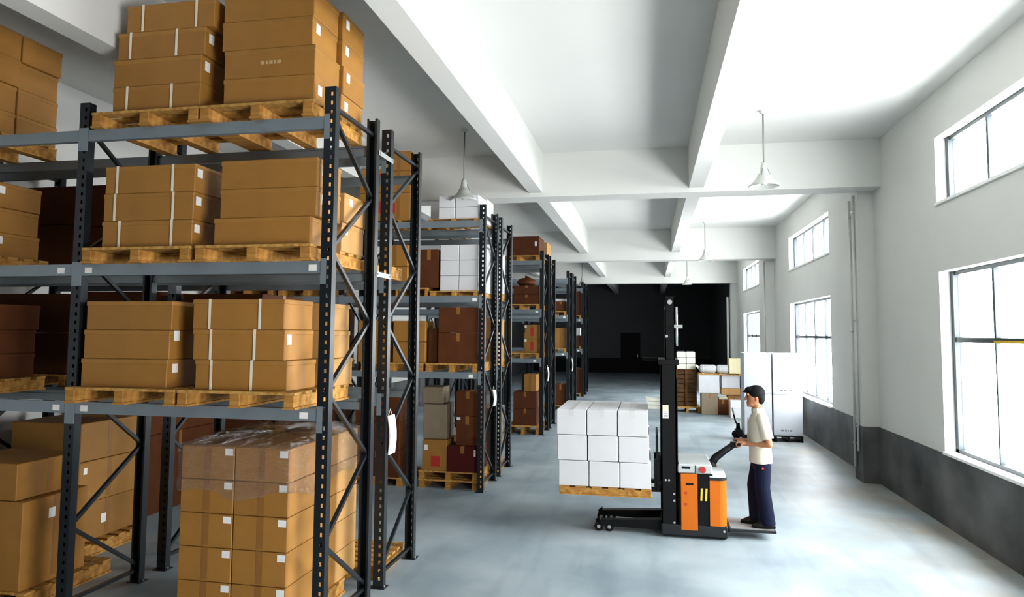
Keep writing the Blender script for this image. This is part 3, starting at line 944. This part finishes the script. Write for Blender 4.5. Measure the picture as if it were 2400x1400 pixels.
# ------------------------------------------------------------------ goods by the window wall
for k, (xa, xb) in enumerate(((2.16, 2.765), (2.80, 3.43))):
    pallet((xa + xb) / 2, 17.22, 0, 'low black pallet under the %s tall white boxes' % ('aisle-side', 'wall-side')[k], sx=(xb - xa) / 1.05, sy=.72, parts=DPAL)
    for l in range(2):
        o = carton((xa + xb) / 2, 17.22, PH + .945 * l, xb - xa, .62, .944, 'tall white appliance box, %s, %s column' % (('lower', 'upper')[l], ('aisle-side', 'wall-side')[k]), 'appliance', lid=False, name='appliance_box', cat='box')
        dashes(o, xb - xa, .62, .944, (1, .7, .3, .8), -.16, .07 if l == 1 else .10, 'ink', .06, .025, .035)

YP = 22.0
def slat_crate(x0, x1, y0, y1, z0, z1, label):
    o = thing('slatted_crate', label, 'crate', ((x0 + x1) / 2, (y0 + y1) / 2, z0))
    for x in (x0, (x0 + x1) / 2 - .03, x1 - .06):
        for y in (y0, y1 - .05):
            MB().box(x, x + .06, y, y + .05, z0, z1).build('corner_post', M['darkwood'], o)
    n = 8
    hh = (z1 - z0) / n
    for k in range(n):
        za = z0 + k * hh
        for y in (y0 + .05, y1 - .07):
            MB().box(x0, x1, y, y + .02, za + .008, za + hh - .012).build('slat', M['darkwood'], o)
        for x in (x0, x1 - .02):
            MB().box(x, x + .02, y0 + .05, y1 - .05, za + .008, za + hh - .012).build('slat', M['darkwood'], o)
    MB().box(x0 + .02, x1 - .02, y0 + .07, y1 - .07, z0 + .01, z0 + .03).build('bottom', M['darkwood'], o)
    MB().box(x0, x1, y0, y1, z1, z1 + .02).build('lid', M['darkwood'], o)
pallet(1.16, YP + .9, 0, 'wooden pallet under the dark slatted crate', sx=.75, sz=1.3)
slat_crate(.82, 1.455, YP + .55, YP + 1.25, .18, 1.32, 'dark wooden slatted crate stacked near the dark end bay')
for l in range(3):
    for c in range(2):
        fb = carton(1.00 + .29 * c, YP + .9, 1.341 + .186 * l, .27, .5, .17, 'white foam block on the slatted crate, %s, %s' % (TOPW[3][2 - l], ('mast side', 'wall side')[c]), 'foam', lid=False, name='foam_block', cat='foam block')
        link('dark_spacer', cached(('spacer',), lambda: MB().box(-.11, .11, -.235, .235, .166, .186).mesh('dark_spacer', M['ink'])), fb)  # grey insert added to draw the dark slot between blocks
o = thing('foam_plank', 'white foam plank leaning from the crate onto the grey cartons', 'plank', (1.5, YP + .5, 1.2))
MB().bar((1.44, YP + .45, 1.48), (1.66, YP + .45, 1.22), .3, .06, up=(0, 0, 1)).build('plank', M['foam'], o)
carton(1.80, YP + .3, 0, .48, .6, .655, 'upright brown carton at the foot of the goods pile', 'card_grey', lid=False, tape='y')
carton(1.79, YP + .32, .656, .61, .6, .54, 'grey-white carton on the upright brown one', 'greyw', lid=True)
carton(2.20, YP + .3, 0, .30, .5, .46, 'dark brown carton low in the goods pile', 'card_red', lid=False, tape='y')
carton(2.54, YP + .5, 0, .34, .5, .60, 'brown carton behind the two small white cartons', 'card', lid=False, tape='y')
carton(2.44, YP + .4, .602, .56, .5, .20, 'flat tan carton under the second grey carton', 'card_pale', lid=False)
carton(2.44, YP + .4, .803, .53, .5, .395, 'second grey-white carton beside the tall boxes', 'greyw', lid=True)
o = thing('plywood_board', 'plywood board lying across the two grey cartons', 'board', (2.1, YP + .35, 1.2))
MB().box(1.47, 2.75, YP + .05, YP + .65, 1.2, 1.225).build('sheet', M['woodx'], o)
for x in (1.5, 2.1, 2.68):
    MB().box(x, x + .05, YP + .05, YP + .65, 1.225, 1.25).build('batten', M['woodx'], o)
for k, (xa, xb) in enumerate(((1.53, 2.02), (2.04, 2.40))):
    o = thing('wrapped_roll', '%s white wrapped roll lying on the plywood board' % ('longer', 'shorter')[k], 'roll', ((xa + xb) / 2, YP + .3, 1.25))
    MB().tube([(xa, YP + .3, 1.38), (xa + .04, YP + .3, 1.38), (xb - .04, YP + .3, 1.38), (xb, YP + .3, 1.38)], [.08, .128, .128, .08], 16).build('sheet', M['greyw'], o, smooth=True)
    for x in (xa + .1, xb - .1):
        MB().tube([(x - .01, YP + .3, 1.38), (x + .01, YP + .3, 1.38)], .131, 16).build('tape_band', M['wtape'], o)
carton(2.57, YP + .32, 1.25, .33, .4, .46, 'cream carton standing on the plywood board', 'cream', lid=True)
# bag and cardboard sheets in front
carton(2.50, YP - .55, 0, .34, .34, .27, 'white carton on the floor before the goods pile, lower one', 'white', lid=True)
carton(2.48, YP - .55, .271, .30, .32, .24, 'white carton before the goods pile, resting on another', 'white', lid=True)
for k in range(3):
    o = link('cardboard_sheet', MB().box(-.125, .125, -.18, .18, 0, .02).mesh('cardboard_sheet', M['cream'], bevel=.003), None, (2.20, YP + .28 - .03 * k, .461 + .021 * k), (.05, -.04, .03)[k])
    tag(o, 'loose cream cardboard sheet on the dark brown carton, %s' % ('bottom', 'middle', 'top')[k], 'cardboard sheet')
slat = thing('white_crate', 'small white slatted crate on the floor behind the stacker mast', 'crate', (.12, 23.4, 0))
for k in range(3):
    MB().box(-.12, .42, 23.2, 23.22, .02 + .12 * k, .11 + .12 * k).build('slat', M['foam'], slat)
    MB().box(-.12, .42, 23.58, 23.6, .02 + .12 * k, .11 + .12 * k).build('slat', M['foam'], slat)
for x in (-.12, .38):
    for y in (23.22, 23.54):
        MB().box(x, x + .04, y, y + .04, 0, .38).build('corner_post', M['foam'], slat)
MB().box(-.12, .42, 23.2, 23.6, .0, .02).build('bottom', M['foam'], slat)

# hand pallet truck pushed in beside the tall white boxes
jk = thing('hand_pallet_truck', 'black hand pallet truck, its handle sticking out beside the tall white boxes', 'pallet truck', (2.0, 17.2, 0))
MB().box(1.98, 2.13, 17.08, 17.36, .05, .22).build('pump_housing', M['black'], jk, bevel=.015)
MB().cone((2.05, 17.22, .22), (2.05, 17.22, .36), .05, .04, 14).build('pump_cylinder', M['black'], jk, smooth=True)
hd = MB().tube([(2.04, 17.22, .30), (1.99, 17.22, .40), (1.95, 17.22, .56)], .018, 10).build('handle', M['black'], jk, smooth=True)
sub(hd, 'handle_loop', MB().tube([(1.95, 17.22, .56), (1.945, 17.14, .60), (1.93, 17.13, .68), (1.925, 17.22, .71), (1.93, 17.31, .68), (1.945, 17.30, .60), (1.95, 17.22, .56)], .013, 8), M['bolt'], smooth=True)
for y in (17.13, 17.31):
    MB().cone((2.0, y - .025, .085), (2.0, y + .025, .085), .085, .085, 18).build('steer_wheel', M['rubber'], jk)

# ------------------------------------------------------------------ walkie stacker
YC = 9.08
tr = thing('pallet_stacker', 'orange and black walkie stacker with a tall mast, carrying white cartons', 'forklift', (.4, YC, 0))
P = lambda name, mb, m_, **k: mb.build(name, M[m_], tr, **k)
B = lambda *a: MB().box(*a)
yn, yf = 8.69, 9.47                            # near and far side of the machine
base = P('chassis', B(.13, .905, yn, yf, .03, .16), 'chassis', bevel=.012)
for y in (yn - .002, ):
    sub(base, 'bolt_head', MB().cone((.86, yn - .008, .11), (.86, yn, .11), .014, .014, 8), M['bolt'])
# mast: outer and inner rails as channels, tied by cross members
for y0, y1, w in ((yn + .01, yn + .09, -1), (yf - .09, yf - .01, 1)):
    mb = MB()
    web = y0 if w < 0 else y1 - .015
    mb.box(.135, .32, web, web + .015, .06, 2.10)
    mb.box(.135, .15, y0, y1, .06, 2.10).box(.305, .32, y0, y1, .06, 2.10)
    P('mast_rail', mb, 'black')
    mb = MB()
    i0, i1 = (y0 + .018, y1) if w < 0 else (y0, y1 - .018)
    web = i0 if w < 0 else i1 - .012
    mb.box(.19, .31, web, web + .012, .25, 2.90)
    mb.box(.19, .202, i0, i1, .25, 2.90).box(.298, .31, i0, i1, .25, 2.90)
    P('inner_rail', mb, 'black')
for z in (.9, 2.02):
    P('mast_cross_member', B(.29, .325, yn + .02, yf - .02, z, z + .09), 'black')
P('mast_cross_member', B(.20, .31, yn + .03, yf - .03, 2.84, 2.91), 'black')
P('mast_collar', B(.11, .355, yn - .005, yf + .005, 2.07, 2.135), 'black', bevel=.006)
P('mast_guard', B(.325, .335, yn + .05, yf - .05, .75, 1.9), 'blackm')
P('hose_guide', B(-.09, .12, yf - .16, yf - .03, 2.09, 2.13), 'black')
for y in (YC - .17, YC + .17):
    cy = P('lift_cylinder', MB().cone((.245, y, .12), (.245, y, 1.75), .035, .035, 14), 'chassis', smooth=True)
    sub(cy, 'piston_rod', MB().cone((.245, y, 1.75), (.245, y, 2.84), .018, .018, 12), M['steel'], smooth=True)
P('lift_chain', B(.22, .228, YC - .06, YC - .03, .6, 2.8), 'steel')
P('lift_chain', B(.22, .228, YC + .03, YC + .06, .6, 2.8), 'steel')
P('chain_wheel', MB().cone((.24, YC - .07, 2.78), (.24, YC + .07, 2.78), .05, .05, 16), 'steel')
# bright hose clamp and tube near the top of the near rail
P('hydraulic_pipe', MB().tube([(.33, yn + .03, 2.30), (.33, yn + .03, 2.78)], .016, 10), 'steel', smooth=True)
P('hose_clamp', B(.30, .40, yn - .01, yn + .06, 2.52, 2.56), 'bolt')
P('mast_eye', MB().cone((.25, yn + .005, 2.84), (.25, yn + .03, 2.84), .03, .03, 12), 'bolt')
P('mast_eye', MB().cone((.21, yn + .005, 2.42), (.21, yn + .03, 2.42), .018, .018, 12), 'bolt')
st = P('rating_label', B(.155, .225, yn + .006, yn + .0105, 1.42, 1.58), 'paper')
sub(st, 'cream_band', B(.155, .225, yn + .004, yn + .0065, 1.52, 1.58), M['cream'])
for k in range(4):
    sub(st, 'print_line', B(.163, .217, yn + .004, yn + .0065, 1.435 + .02 * k, 1.442 + .02 * k), M['ink'])
for x, z in ((.185, .68), (.225, .68), (.285, .52), (.285, .44), (.285, .18), (.285, .10), (.16, .09)):
    P('bolt_head', MB().cone((x, yn + .001, z), (x, yn + .011, z), .013, .013, 8), 'bolt')
# carriage, load backrest and forks
P('carriage_plate', B(.075, .13, YC - .33, YC + .33, .52, .90), 'black', bevel=.006)
P('backrest_frame', B(.075, .10, YC - .36, YC + .36, 1.18, 1.215), 'black')
for k in range(5):
    y = YC - .36 + .17 * k
    P('backrest_bar', B(.075, .10, y, y + .04, .90, 1.18), 'black')
P('side_roller', MB().cone((.10, yn + .09, .62), (.16, yn + .09, .62), .05, .05, 14), 'black')
FKZ = .516
for y in (YC - .25, YC + .25):
    mb = MB()
    mb.add([(.085, y - .06, FKZ), (.085, y + .06, FKZ), (.085, y + .06, FKZ + .035), (.085, y - .06, FKZ + .035),
            (-1.05, y - .05, FKZ + .008), (-1.05, y + .05, FKZ + .008), (-1.05, y + .05, FKZ + .022), (-1.05, y - .05, FKZ + .022)],
           [(0, 1, 2, 3), (7, 6, 5, 4), (0, 4, 5, 1), (1, 5, 6, 2), (2, 6, 7, 3), (3, 7, 4, 0)])
    mb.box(.05, .085, y - .06, y + .06, FKZ, .90)
    P('fork', mb, 'black')
# straddle legs
for y in (YC - .24, YC + .24):
    mb = MB()
    mb.add([(.14, y - .06, .06), (.14, y + .06, .06), (.14, y + .06, .18), (.14, y - .06, .18),
            (-.62, y - .05, .07), (-.62, y + .05, .07), (-.62, y + .05, .135), (-.62, y - .05, .135)],
           [(0, 1, 2, 3), (7, 6, 5, 4), (0, 4, 5, 1), (1, 5, 6, 2), (2, 6, 7, 3), (3, 7, 4, 0)])
    lg = P('straddle_leg', mb, 'black')
    sub(lg, 'leg_end', MB().tube([(-.66, y, .09), (-.60, y, .115)], [.04, .06], 10), M['black'])
    for x in (-.63, -.50):
        wz = sub(lg, 'load_wheel', MB().cone((x, y - .045, .055), (x, y + .045, .055), .055, .055, 18), M['rubber'], smooth=False)
        sub(lg, 'axle_cap', MB().cone((x, y - .052, .055), (x, y - .045, .055), .022, .022, 10), M['bolt'])
# body
P('battery_box', B(.335, .74, yn + .015, yf - .015, .15, .77), 'blackm', bevel=.01)
for y0, y1 in ((yn - .006, yn + .016), (yf - .016, yf + .006)):
    pn = P('side_panel', B(.362, .556, y0, y1, .10, .768), 'orange', bevel=.006)
    if y0 < YC:
        sub(pn, 'dark_print', B(.42, .51, y0 - .002, y0, .635, .66), M['black'])
        for z in (.545, .525, .41, .395):
            sub(pn, 'small_print', B(.40, .435, y0 - .002, y0, z, z + .01), M['red'])
mb = MB()
pr_ = [(.70, yn + .004)] + [(.815 + .085 * math.sin(a), yn + .089 - .085 * math.cos(a)) for a in [math.pi / 2 * k / 6 for k in range(7)]]
pr_ += [(.815 + .085 * math.sin(a), yf - .089 - .085 * math.cos(a)) for a in [math.pi / 2 + math.pi / 2 * k / 6 for k in range(7)]] + [(.70, yf - .004)]
n = len(pr_)
mb.add([(x, y, z) for z in (.165, .70) for x, y in pr_], [tuple(range(n - 1, -1, -1)), tuple(range(n, 2 * n))] + [(i, (i + 1) % n, n + (i + 1) % n, n + i) for i in range(n)])
P('motor_cover', mb, 'orange')
mb = MB()
mb.add([((x - .79) * 1.03 + .79, (y - YC) * 1.015 + YC, z) for z in (.702, .735) for x, y in pr_], [tuple(range(n - 1, -1, -1)), tuple(range(n, 2 * n))] + [(i, (i + 1) % n, n + (i + 1) % n, n + i) for i in range(n)])
P('cover_band', mb, 'chassis')
mb = MB()
mb.add([((x - .72) * s + .72, (y - YC) * s + YC, z) for z, s in ((.737, 1.0), (.80, .85)) for x, y in pr_], [tuple(range(n - 1, -1, -1)), tuple(range(n, 2 * n))] + [(i, (i + 1) % n, n + (i + 1) % n, n + i) for i in range(n)])
P('rear_cover', mb, 'covergrey')
tc_ = P('top_cover', B(.33, .73, yn, yf, .772, .88), 'covergrey', bevel=.014)
sub(tc_, 'display', B(.375, .475, yn - .003, yn, .825, .855), M['black'])
sub(tc_, 'cover_joint', B(.53, .542, yn - .002, yn + .001, .78, .87), M['chassis'])
e = P('emergency_stop', MB().cone((.618, yn - .03, .825), (.618, yn - .012, .825), .038, .038, 16), 'red')
sub(e, 'stop_collar', MB().cone((.618, yn - .012, .825), (.618, yn, .825), .026, .026, 14), M['black'])
for x in (.60, .655):
    mb = MB()
    mb.bar((x, yn + .008, .455), (x + .008, yn + .008, .60), .008, .022, up=(1, 0, 0))
    P('yellow_mark', mb, 'yellow')
# tiller
P('tiller_base', MB().cone((.76, YC, .79), (.76, YC, .86), .06, .05, 16), 'bplastic', smooth=False)
ta = P('tiller_arm', MB().tube([(.765, YC, .84), (.80, YC, .905), (.90, YC, .985), (1.02, YC, 1.075)], [.05, .05, .042, .04], 10), 'bplastic', smooth=True)
sub(ta, 'tiller_head', MB().box(.985, 1.075, YC - .05, YC + .05, 1.045, 1.115), M['bplastic'], bevel=.012)
for s in (-1, 1):
    sub(ta, 'grip', MB().tube([(1.035, YC + s * .04, 1.085), (1.06, YC + s * .09, 1.095), (1.075, YC + s * .17, 1.10)], .017, 10), M['rubber'], smooth=True)
# platform
pl = P('platform', B(.93, 1.47, YC - .27, YC + .27, .085, .115), 'chassis', bevel=.006)
sub(pl, 'tread_mat', B(.95, 1.45, YC - .25, YC + .25, .115, .121), M['plat'])
sub(pl, 'hinge_bracket', B(.895, .95, YC - .2, YC + .2, .06, .10), M['black'])
P('drive_wheel', MB().cone((.70, YC - .04, .11), (.70, YC + .04, .11), .11, .11, 24), 'rubber')
P('caster_wheel', MB().cone((.86, yn + .06, .05), (.86, yn + .10, .05), .05, .05, 16), 'rubber')
P('caster_wheel', MB().cone((.86, yf - .10, .05), (.86, yf - .06, .05), .05, .05, 16), 'rubber')

# ------------------------------------------------------------------ the load
pallet(-.535, 9.10, .498, 'pale wooden pallet raised on the stacker forks', rz=math.pi / 2, sx=1.16, sy=1.10, sz=.74)
LZ = .498 + PH * .74 + .001
lx, ly, lh = .371, .40, .305
for r, rn in enumerate(('front', 'middle', 'rear')):
    for c, cn in enumerate(('outer', 'centre', 'mast-side')):
        for l in range(3):
            jx = (.0, -.012, -.022)[l] + (.006 if l == 0 else 0)
            carton(-1.105 + lx * (c + .5) + jx, 8.50 + ly * (r + .5), LZ + (lh + .002) * l, lx - (.009, .013, .011)[l], ly - .006, lh,
                   'white carton on the raised pallet, %s layer, %s row, %s column' % (TOPW[3][2 - l], rn, cn), 'white', lid=False, tape='y' if l == 2 else None)

# ------------------------------------------------------------------ the operator
PX, PY, PZ = 1.30, 9.02, .122
man = thing('person', 'person in a cream short-sleeved shirt and navy trousers steering the stacker', 'person', (PX, PY, PZ))
W = lambda x, y, z: (PX + x, PY + y, PZ + z)
def soft(name, mb, m_, voxel, smooth_it, parent=None):
    o = mb.build(name, M[m_], man) if parent is None else sub(parent, name, mb, M[m_])
    r = o.modifiers.new('union', 'REMESH')
    r.mode = 'VOXEL'
    r.voxel_size = voxel
    r.use_smooth_shade = True
    if smooth_it:
        s = o.modifiers.new('soften', 'SMOOTH')
        s.factor, s.iterations = .5, smooth_it
    return o
HC = W(-.025, 0, 1.555)                        # head centre
GR = [(1.068, YC - .115, 1.099), (1.068, YC + .115, 1.099)]    # where the hands hold
def hand(mb, g, s, wrist):
    g, w = Vector(g), Vector(wrist)
    palm = g + Vector((.045, 0, .018))
    mb.limb(w, palm, .026, .03)
    mb.rings([((palm.x - .005, palm.y, palm.z - .018), .035, .043), ((palm.x, palm.y, palm.z), .042, .046), ((palm.x, palm.y, palm.z + .016), .034, .042)])
    for k, ln in enumerate((.9, 1.0, .96, .8)):
        y = g.y - s * (-.033 + .022 * k)
        a = Vector((palm.x - .028, y, palm.z + .014))
        b = Vector((g.x - .012 * ln, y, g.z + .032))
        c = Vector((g.x - .033 * ln, y, g.z + .006))
        d_ = Vector((g.x - .02 * ln, y, g.z - .024))
        mb.limb(a, b, .0102, .0098, 10).limb(b, c, .0098, .009, 10).limb(c, d_, .009, .008, 10)
    t0 = Vector((palm.x - .005, g.y + s * .04, palm.z - .004))
    t1 = Vector((g.x + .012, g.y + s * .045, g.z - .016))
    t2 = Vector((g.x - .014, g.y + s * .03, g.z - .028))
    mb.limb(t0, t1, .0125, .011, 10).limb(t1, t2, .011, .0095, 10)
body = MB()
# head and face
body.ball(HC, .098, .078, .122, 20, 14)
body.ball((HC[0] - .03, HC[1], HC[2] - .06), .062, .058, .07, 16, 10)      # jaw
body.ball((HC[0] - .07, HC[1], HC[2] - .105), .025, .03, .022, 12, 8)      # chin
body.limb((HC[0] - .092, HC[1], HC[2] + .02), (HC[0] - .112, HC[1], HC[2] - .03), .011, .015, 10)    # nose
body.ball((HC[0] - .088, HC[1], HC[2] - .068), .014, .026, .008, 12, 6)    # upper lip
body.ball((HC[0] - .086, HC[1], HC[2] - .082), .013, .022, .008, 12, 6)    # lower lip
body.limb((HC[0] - .085, HC[1] - .045, HC[2] + .035), (HC[0] - .085, HC[1] + .045, HC[2] + .035), .014, .014, 10)  # brow
for s in (-1, 1):
    body.ball((HC[0] + .012, HC[1] + s * .080, HC[2] - .015), .020, .010, .032, 12, 8)   # ears
body.limb(W(-.005, 0, 1.47), W(.02, 0, 1.34), .058, .068)
# trunk and limbs under the clothes
body.rings([(W(.03, 0, .80), .10, .15), (W(.03, 0, .95), .095, .14), (W(.02, 0, 1.10), .10, .15), (W(.015, 0, 1.25), .105, .17), (W(.02, 0, 1.34), .08, .14), (W(.02, 0, 1.38), .05, .09)])
SH = {-1: W(.03, -.175, 1.315), 1: W(.03, .175, 1.315)}
EL = {-1: W(.105, -.215, 1.01), 1: W(.09, .215, 1.02)}
WR = {}
for s in (-1, 1):
    g = GR[0] if s < 0 else GR[1]
    WR[s] = (g[0] + .095, g[1] + s * .012, g[2] + .012)
    body.limb(SH[s], EL[s], .048, .040)
    body.limb(EL[s], ((EL[s][0] * .6 + WR[s][0] * .4), (EL[s][1] * .6 + WR[s][1] * .4), (EL[s][2] * .6 + WR[s][2] * .4)), .040, .038)
    body.limb(EL[s], WR[s], .038, .026)
    hand(body, g, s, WR[s])
LEGS = {-1: (W(.045, -.085, .76), W(.035, -.10, .47), W(.085, -.10, .075)), 1: (W(.03, .085, .76), W(-.03, .10, .47), W(-.02, .10, .075))}
for s in (-1, 1):
    h_, k_, a_ = LEGS[s]
    body.limb(h_, k_, .082, .055).limb(k_, a_, .052, .036)
    body.limb(a_, (a_[0] - .08, a_[1], a_[2] - .03), .036, .03)
bd = soft('body', body, 'skin', .0055, 2)
bd['label'] = 'bare face, neck, forearms and hands'
# shirt with short sleeves and collar
sh = MB()
sh.rings([(W(.035, 0, .765), .135, .185), (W(.035, 0, .80), .137, .187), (W(.03, 0, .92), .128, .178), (W(.025, 0, 1.08), .127, .18), (W(.02, 0, 1.22), .128, .192), (W(.022, 0, 1.31), .108, .185), (W(.022, 0, 1.365), .078, .125), (W(.02, 0, 1.395), .066, .08)], 24)
for s in (-1, 1):
    a, b = Vector(SH[s]), Vector(EL[s])
    e_ = a.lerp(b, .80)
    sh.ball(SH[s], .068)
    sh.cone(a, e_, .068, .071, 16)
so = soft('shirt', sh, 'shirt', .009, 3)
cl = MB()
for k in range(10):
    t0, t1 = 2 * math.pi * k / 10, 2 * math.pi * (k + 1) / 10
    p0 = Vector(W(.012 + .072 * math.cos(t0), .074 * math.sin(t0), 1.405 + .018 * math.cos(t0)))
    p1 = Vector(W(.012 + .072 * math.cos(t1), .074 * math.sin(t1), 1.405 + .018 * math.cos(t1)))
    cl.bar(p0, p1, .012, .05)
cl.build('collar', M['shirt'], man)
MB().box(PX - .118, PX - .104, PY - .012, PY + .012, PZ + 1.0, PZ + 1.3).build('button_placket', M['shirt'], man)
# trousers
tr_ = MB()
tr_.rings([(W(.035, 0, .90), .10, .15), (W(.035, 0, .85), .11, .16), (W(.037, 0, .75), .115, .165), (W(.037, 0, .68), .09, .14)], 20)
for s in (-1, 1):
    h_, k_, a_ = LEGS[s]
    hh_ = (h_[0], h_[1], h_[2] + .0)
    tr_.limb(hh_, k_, .098, .088).cone(k_, (a_[0] + .01, a_[1], a_[2] - .035), .088, .086, 16)
soft('trousers', tr_, 'trousers', .009, 3)
MB().cone(W(.03, -.187, .72), W(.03, -.18, .72), .014, .014, 10).build('red_badge', M['red'], man)
for s in (-1, 1):
    a_ = LEGS[s][2]
    x, y = a_[0] - PX, a_[1] - PY
    sm = MB()
    sm.rings([(W(x - .045, y, .012), .135, .046), (W(x - .045, y, .03), .138, .048), (W(x - .02, y, .06), .105, .044), (W(x + .005, y, .09), .065, .042), (W(x + .01, y, .11), .055, .04)], 20)
    s1 = soft('shoe', sm, 'shoe', .006, 2)
    sub(s1, 'shoe_sole', MB().rings([(W(x - .045, y, 0), .14, .05), (W(x - .045, y, .014), .141, .051)], 20), M['rubber'])
# hair
hr = MB()
hr.ball((HC[0] + .018, HC[1], HC[2] + .048), .108, .094, .102, 20, 12)
hr.ball((HC[0] + .06, HC[1], HC[2] - .01), .062, .082, .085, 16, 10)
hr.ball((HC[0] - .055, HC[1], HC[2] + .088), .062, .066, .042, 14, 8)
hr.limb((HC[0] - .07, HC[1] - .03, HC[2] + .078), (HC[0] - .125, HC[1] - .02, HC[2] + .062), .026, .012, 10)
hr.limb((HC[0] - .07, HC[1] + .03, HC[2] + .078), (HC[0] - .125, HC[1] + .02, HC[2] + .062), .026, .012, 10)
soft('hair', hr, 'hair', .007, 2)
for s in (-1, 1):
    MB().ball((HC[0] - .083, HC[1] + s * .033, HC[2] + .008), .013, .014, .010, 12, 8).build('eye', M['eyew'], man, smooth=True)
    MB().limb((HC[0] - .094, HC[1] + s * .018, HC[2] + .036), (HC[0] - .086, HC[1] + s * .052, HC[2] + .036), .005, .004, 8).build('eyebrow', M['hair'], man, smooth=True)

# the helper property that marked each thing's base is not part of the scene
for o in bpy.data.objects:
    if '_org' in o:
        del o['_org']
